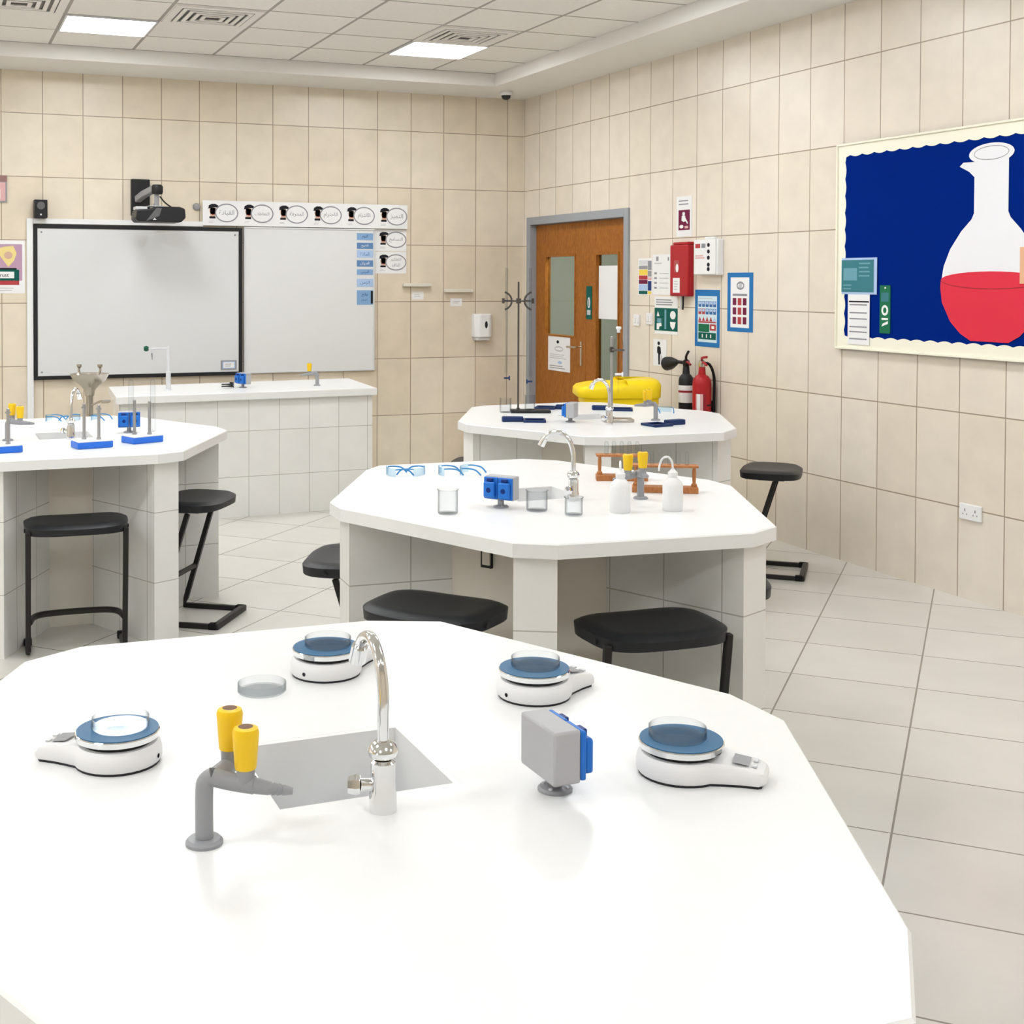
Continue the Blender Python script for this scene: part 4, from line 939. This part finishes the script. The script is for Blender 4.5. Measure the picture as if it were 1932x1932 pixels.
# ------------------------------------------------------------------ far table
def retort(label, x, y, rz, H, bm_, rm, base, rr):
    t = thing('retort_stand', label, 'retort stand', (x, y, ZT), rz, None)
    MB().box(*base, 0, .018, bm_).build('base', t, bevel=.005)
    MB().lathe([(rr * 1.8, .0182), (rr * 1.8, .028), (rr, .029), (rr, H), (rr * .6, H + .003)], rm, 14).build('rod', t)
    return t
t = retort('dark retort stand with a double burette clamp near the corner', -1.775, -3.645, -YAW, .77, M_BLACK, M_BLACKROD, (-.045, .19, -.05, .05), .0055)
g = MB(); g.box(-.014, .014, -.014, .014, .645, .675, M_BLACKROD); g.tube([(-.085, 0, .66), (.075, 0, .66)], .006, M_BLACKROD, 8)
for s, c in ((-1, -.09), (1, .085)):
    g.tube([(c + s * .01 - s * .06 * math.cos(a), -.004, .66 + .055 * math.sin(a)) for a in [(-1.25 + 2.5 * k / 10) for k in range(11)]], .006, M_BLACKROD, 8)
    g.cyl((c, 0, .645), (c, 0, .675), .008, M_BLACKROD)
g.build('burette_clamp', t)
def burette(label, x, y, z0, L, sgn):
    t = thing('burette', label, 'burette', (x, y, z0), -YAW, 'glass burettes in the double clamp')
    MB().lathe([(.0028, .06), (.0065, .075), (.0075, .085), (.0075, L), (.009, L + .004), (.0075, L + .004), (.006, L), (.006, .086)], M_GLASS, 16).build('glass_tube', t)
    MB().lathe([(.0012, 0), (.003, .02), (.004, .0598)], M_GLASS, 12).build('tip', t)
    g = MB(); g.cyl((-.014, 0, .055), (.014, 0, .055), .005, M_NAVY); g.box(.0142 * sgn if sgn > 0 else -.022, .022 if sgn > 0 else -.0142, -.006, .006, .042, .068, M_NAVY); g.build('stopcock', t)
    return t
cr, sr = math.cos(-YAW), math.sin(-YAW)
def rp(x, y, dx, dy): return (x + dx * cr - dy * sr, y + dx * sr + dy * cr)
bx_, by_ = rp(-1.775, -3.645, -.072, -.018); burette('glass burette on the left arm of the double clamp', bx_, by_, ZT + .15, .70, 1)
beaker('clear glass beaker under the left burette', bx_ + .005, by_ + .02, .034, .085)
bx_, by_ = rp(-1.775, -3.645, .068, -.018); burette('glass burette on the right arm of the double clamp', bx_, by_, ZT + .13, .72, -1)
beaker('clear glass beaker under the right burette', bx_ + .0, by_ - .0, .030, .085, ZT + .0185)
t = retort('grey retort stand holding a separating funnel before the door', -1.497, -4.262, -YAW, .47, M_STEEL, M_ROD, (-.05, .12, -.05, .05), .008)
g = MB(); g.box(-.012, .012, -.014, .014, .385, .415, M_BLACKROD); g.tube([(0, -.01, .40), (.02, -.035, .40)], .006, M_BLACKROD, 8)
g.tube([(.028 + .031 * math.cos(a), -.062 + .031 * math.sin(a), .40) for a in [2 * PI * k / 20 for k in range(21)]], .0045, M_BLACKROD, 8); g.build('ring_clamp', t)
fx, fy = rp(-1.497, -4.262, .028, -.062)
t = thing('separating_funnel', 'pear-shaped glass separating funnel hanging in the ring of the grey stand', 'funnel', (fx, fy, ZT), -YAW)
MB().lathe([(.0035, .275), (.006, .300), (.014, .345), (.026, .395), (.0285, .425), (.024, .452), (.013, .472), (.010, .482), (.0125, .495)], M_GLASS, 24).build('bulb', t)
MB().lathe([(.009, .4955), (.010, .500), (.008, .508), (.016, .520), (.012, .530), (.0, .531)], M_WHITEP, 16).build('stopper', t)
MB().lathe([(.002, .16), (.0035, .18), (.0035, .258)], M_GLASS, 12).build('stem', t)
g = MB(); g.cyl((-.018, 0, .267), (.018, 0, .267), .0065, M_WHITEP); g.box(.0182, .026, -.005, .005, .255, .279, M_WHITEP); g.build('stopcock', t)
def magnifier(label, x, y, rz):
    t = thing('hand_magnifier', label, 'magnifier', (x, y, ZT), rz, 'navy square hand magnifiers')
    a, e, h = .062, .011, .014
    g = MB(); g.box(-a, a, -a, -a + e, 0, h, M_NAVY); g.box(-a, a, a - e, a, 0, h, M_NAVY); g.box(-a, -a + e, -a + e, a - e, 0, h, M_NAVY); g.box(a - e, a, -a + e, a - e, 0, h, M_NAVY); g.build('lens_frame', t, bevel=.003)
    MB().box(-a + e, a - e, -a + e, a - e, .004, .008, M_GLASS).build('lens', t)
    MB().prism([(a + .0005, -.02), (a + .03, -.022), (a + .115, -.028), (a + .12, 0), (a + .115, .028), (a + .03, .022), (a + .0005, .02)], 0, .028, M_NAVY).build('handle', t, bevel=.005)
    return t
mg = magnifier('navy square magnifier at the right front of the table by the door', -1.37, -4.53, math.radians(8))
for x, y, r, l in ((-1.90, -4.12, math.radians(155), 'navy square magnifier lying nearest the left corner of the table by the door'), (-1.13, -3.745, math.radians(150), 'navy square magnifier behind the gas tap of the table by the door'), (-1.52, -3.50, math.radians(-35), 'dark square magnifier behind the dark retort stand base')): dup(mg, (x, y, ZT), r, l)

# ------------------------------------------------------------------ left table: blue-based stands
def estand(label, x, y, rz, tubes):
    t = thing('electrolysis_stand', label, 'electrolysis stand', (x, y, ZT), rz, 'blue-based stands with two posts')
    pl = [(-.085, -.062), (.07, -.062), (.085, -.048), (.085, .055), (.07, .07), (-.07, .07), (-.085, .055)]
    MB().prism(pl, 0, .030, M_EBLUE).build('base', t, bevel=.004)
    MB().prism([(a * .97, b * .97) for a, b in pl], .0302, .036, M_WHITEP).build('top_plate', t, bevel=.002)
    for px, py, h in ((-.030, .026, .200), (.026, -.018, .195)):
        MB().lathe([(.011, .0363), (.011, .045), (.0075, .047), (.0075, h), (.004, h + .003)], M_ROD, 16, None, (px, py, 0)).build('post', t)
        if tubes: MB().lathe([(.0115, .05), (.0115, .285), (.009, .296), (.004, .301), (.0, .302)], M_GLASS, 20, None, (px - .018 if px < 0 else px + .018, py, 0)).build('glass_tube', t)
        else: MB().box(px - .012, px + .012, py - .004, py + .004, h - .02, h - .012, M_ROD).build('clip', t)
    return t
es = estand('blue-based electrolysis stand before the eyewash bowl, without glass tubes', -4.312, -4.375, -YAW + .55, False)
dup(es, (-4.715, -4.405, ZT), -YAW + .5, 'blue-based electrolysis stand cut off by the left photo edge')
estand('blue-based electrolysis stand with two tall glass tubes before the blue socket', -4.062, -4.265, -YAW + .75, True)

# ------------------------------------------------------------------ eyewash, bench fittings, bin
t = thing('eyewash_station', 'stainless pedestal eyewash bowl with two nozzles left of the teacher bench', 'eyewash', (-4.005, -1.60, 0), -YAW)
MB().lathe([(.10, 0), (.10, .01), (.03, .02), (.024, .03)], M_STEEL, 24).build('floor_flange', t)
MB().lathe([(.024, .0305), (.024, .86)], M_STEEL, 18).build('pedestal', t)
MB().lathe([(.03, .862), (.035, .90), (.06, .93), (.105, .965), (.125, 1.0), (.130, 1.012), (.118, 1.008), (.10, .975), (.055, .945), (.0, .94)], M_STEEL, 36).build('bowl', t)
for s in (-1, 1):
    g = MB(); g.tube([(s * .012, 0, .946), (s * .05, 0, .985), (s * .072, 0, 1.03), (s * .07, 0, 1.055)], .008, M_STEEL, 10, 4); g.lathe([(.008, 1.05), (.017, 1.06), (.017, 1.074), (.0, 1.076)], M_STEEL, 16, None, (s * .07, 0, 0)); g.build('eye_nozzle', t)
g = MB(); g.tube([(.02, -.02, .80), (.09, -.06, .83), (.13, -.07, .83)], .007, M_STEEL, 8, 3); g.box(.11, .15, -.12, -.03, .822, .838, M_STEEL); g.build('push_lever', t)
t = thing('bench_spray_tap', 'tall slim pillar tap with a green handle on the teacher bench', 'tap', (-3.446, -1.43, ZT), -YAW)
MB().lathe([(.028, 0), (.028, .005), (.017, .008), (.017, .13), (.011, .135), (.011, .305), (.007, .308)], M_LGREY, 20).build('pillar', t)
MB().tube([(0, 0, .295), (-.10, 0, .293), (-.113, 0, .285), (-.115, 0, .262)], .008, M_LGREY, 10, 3).build('outlet_arm', t, smooth=True)
MB().cyl((-.115, 0, .262), (-.113, 0, .215), .007, M_MGREY, .003).build('nozzle', t)
g = MB(); g.lathe([(.0, -.018), (.015, -.015), (.02, 0), (.015, .015), (.0, .018)], mat('handle_green', (.01, .09, .05), .4), 16, Matrix.Translation((-.155, 0, .293)) @ Matrix.Rotation(PI / 2, 4, 'Y')); g.cyl((-.12, 0, .293), (-.14, 0, .293), .005, M_LGREY); g.build('green_handle', t)
g = MB(); g.tube([(.04 * math.cos(a) * (1 + .15 * math.sin(3 * a)), .03 * math.sin(a), .006 + .0022 * a) for a in [k * .35 for k in range(40)]], .0045, M_BLACK, 8)
tag(g.build('coiled_cable', loc=(-3.01, -1.385, ZT + .0005)), 'small coil of black cable lying on the teacher bench left of its socket', 'cable')
# yellow bin behind the far table
t = thing('wheelie_bin', 'yellow wheeled bin with a bulging lid behind the table by the door', 'bin', (-.56, -2.70, 0), -YAW)
def loft(g, rings, m):
    n = len(rings[0]); vs = [v for r_ in rings for v in r_]
    fs = [(j * n + k, j * n + (k + 1) % n, (j + 1) * n + (k + 1) % n, (j + 1) * n + k) for j in range(len(rings) - 1) for k in range(n)] + [tuple(range(n - 1, -1, -1)), tuple((len(rings) - 1) * n + k for k in range(n))]
    g.add(vs, fs, m, None, True)
def rr_(w, d, z, n=56, e=6): 
    o = []
    for k in range(n):
        a = 2 * PI * k / n; q = (abs(math.cos(a)) ** e + abs(math.sin(a)) ** e) ** (-1 / e); o.append((w * q * math.cos(a), d * q * math.sin(a), z))
    return o
g = MB(); loft(g, [rr_(.19, .17, .06), rr_(.21, .18, .3), rr_(.245, .20, .80), rr_(.262, .215, .805), rr_(.262, .215, .85)], M_BIN); g.build('bin_body', t)
g = MB(); loft(g, [[(x - (.02 if x < 0 else 0), y, z) for x, y, z in rr_(.272, .225, .8505)], [(x - (.03 if x < 0 else 0), y, z) for x, y, z in rr_(.274, .228, .862)], [(x - (.025 if x < 0 else 0), y, z) for x, y, z in rr_(.276, .226, .905)], [(x - (.01 if x < 0 else -.008), y, z + .012 * (x > 0)) for x, y, z in rr_(.270, .220, .925)], [(x + (.0 if x > 0 else .06), y, z + .025 * (x > 0)) for x, y, z in rr_(.262, .19, .942)], [(x + (.0 if x > 0 else .12), y, z + .025 * (x > 0)) for x, y, z in rr_(.245, .15, .948)]], M_BIN); g.build('lid', t, angle=.9)
for s in (-1, 1): MB().cyl((s * .20, .175, .075), (s * .245, .175, .075), .075, M_RUBBER, seg=24).build('wheel', t)
MB().tube([(-.2, .22, .83), (-.2, .27, .86), (.2, .27, .86), (.2, .22, .83)], .013, M_BIN, 10).build('handle_bar', t)

# ------------------------------------------------------------------ camera, world, view
cam = bpy.data.cameras.new('camera'); co = bpy.data.objects.new('camera', cam); COL.objects.link(co)
cam.sensor_width = 36; cam.sensor_fit = 'HORIZONTAL'; cam.lens = 2412.5 / 1932 * 36
cam.shift_x = (966 - 809.3) / 1932; cam.shift_y = (580.06 - 966) / 1932
cam.clip_start = 0.05; cam.clip_end = 100
yaw, pit, rol = .3736, .0215, .0026
F = Vector((math.sin(yaw) * math.cos(pit), math.cos(yaw) * math.cos(pit), -math.sin(pit))); R = Vector((math.cos(yaw), -math.sin(yaw), 0)); U = R.cross(F)
R2 = R * math.cos(rol) + U * math.sin(rol); U2 = -R * math.sin(rol) + U * math.cos(rol)
Mx = Matrix((R2, U2, -F)).transposed().to_4x4(); Mx.translation = (-5.0211, -10.4771, 1.6511)
co.matrix_world = Mx
scene.camera = co
wd = bpy.data.worlds.new('world'); scene.world = wd; wd.use_nodes = True
wd.node_tree.nodes['Background'].inputs['Color'].default_value = (.8, .85, .9, 1); wd.node_tree.nodes['Background'].inputs['Strength'].default_value = 0.3
vs_ = scene.view_settings
vs_.view_transform = 'Standard'; vs_.look = 'None'; vs_.exposure = 1.55; vs_.gamma = 1.0; vs_.use_curve_mapping = False
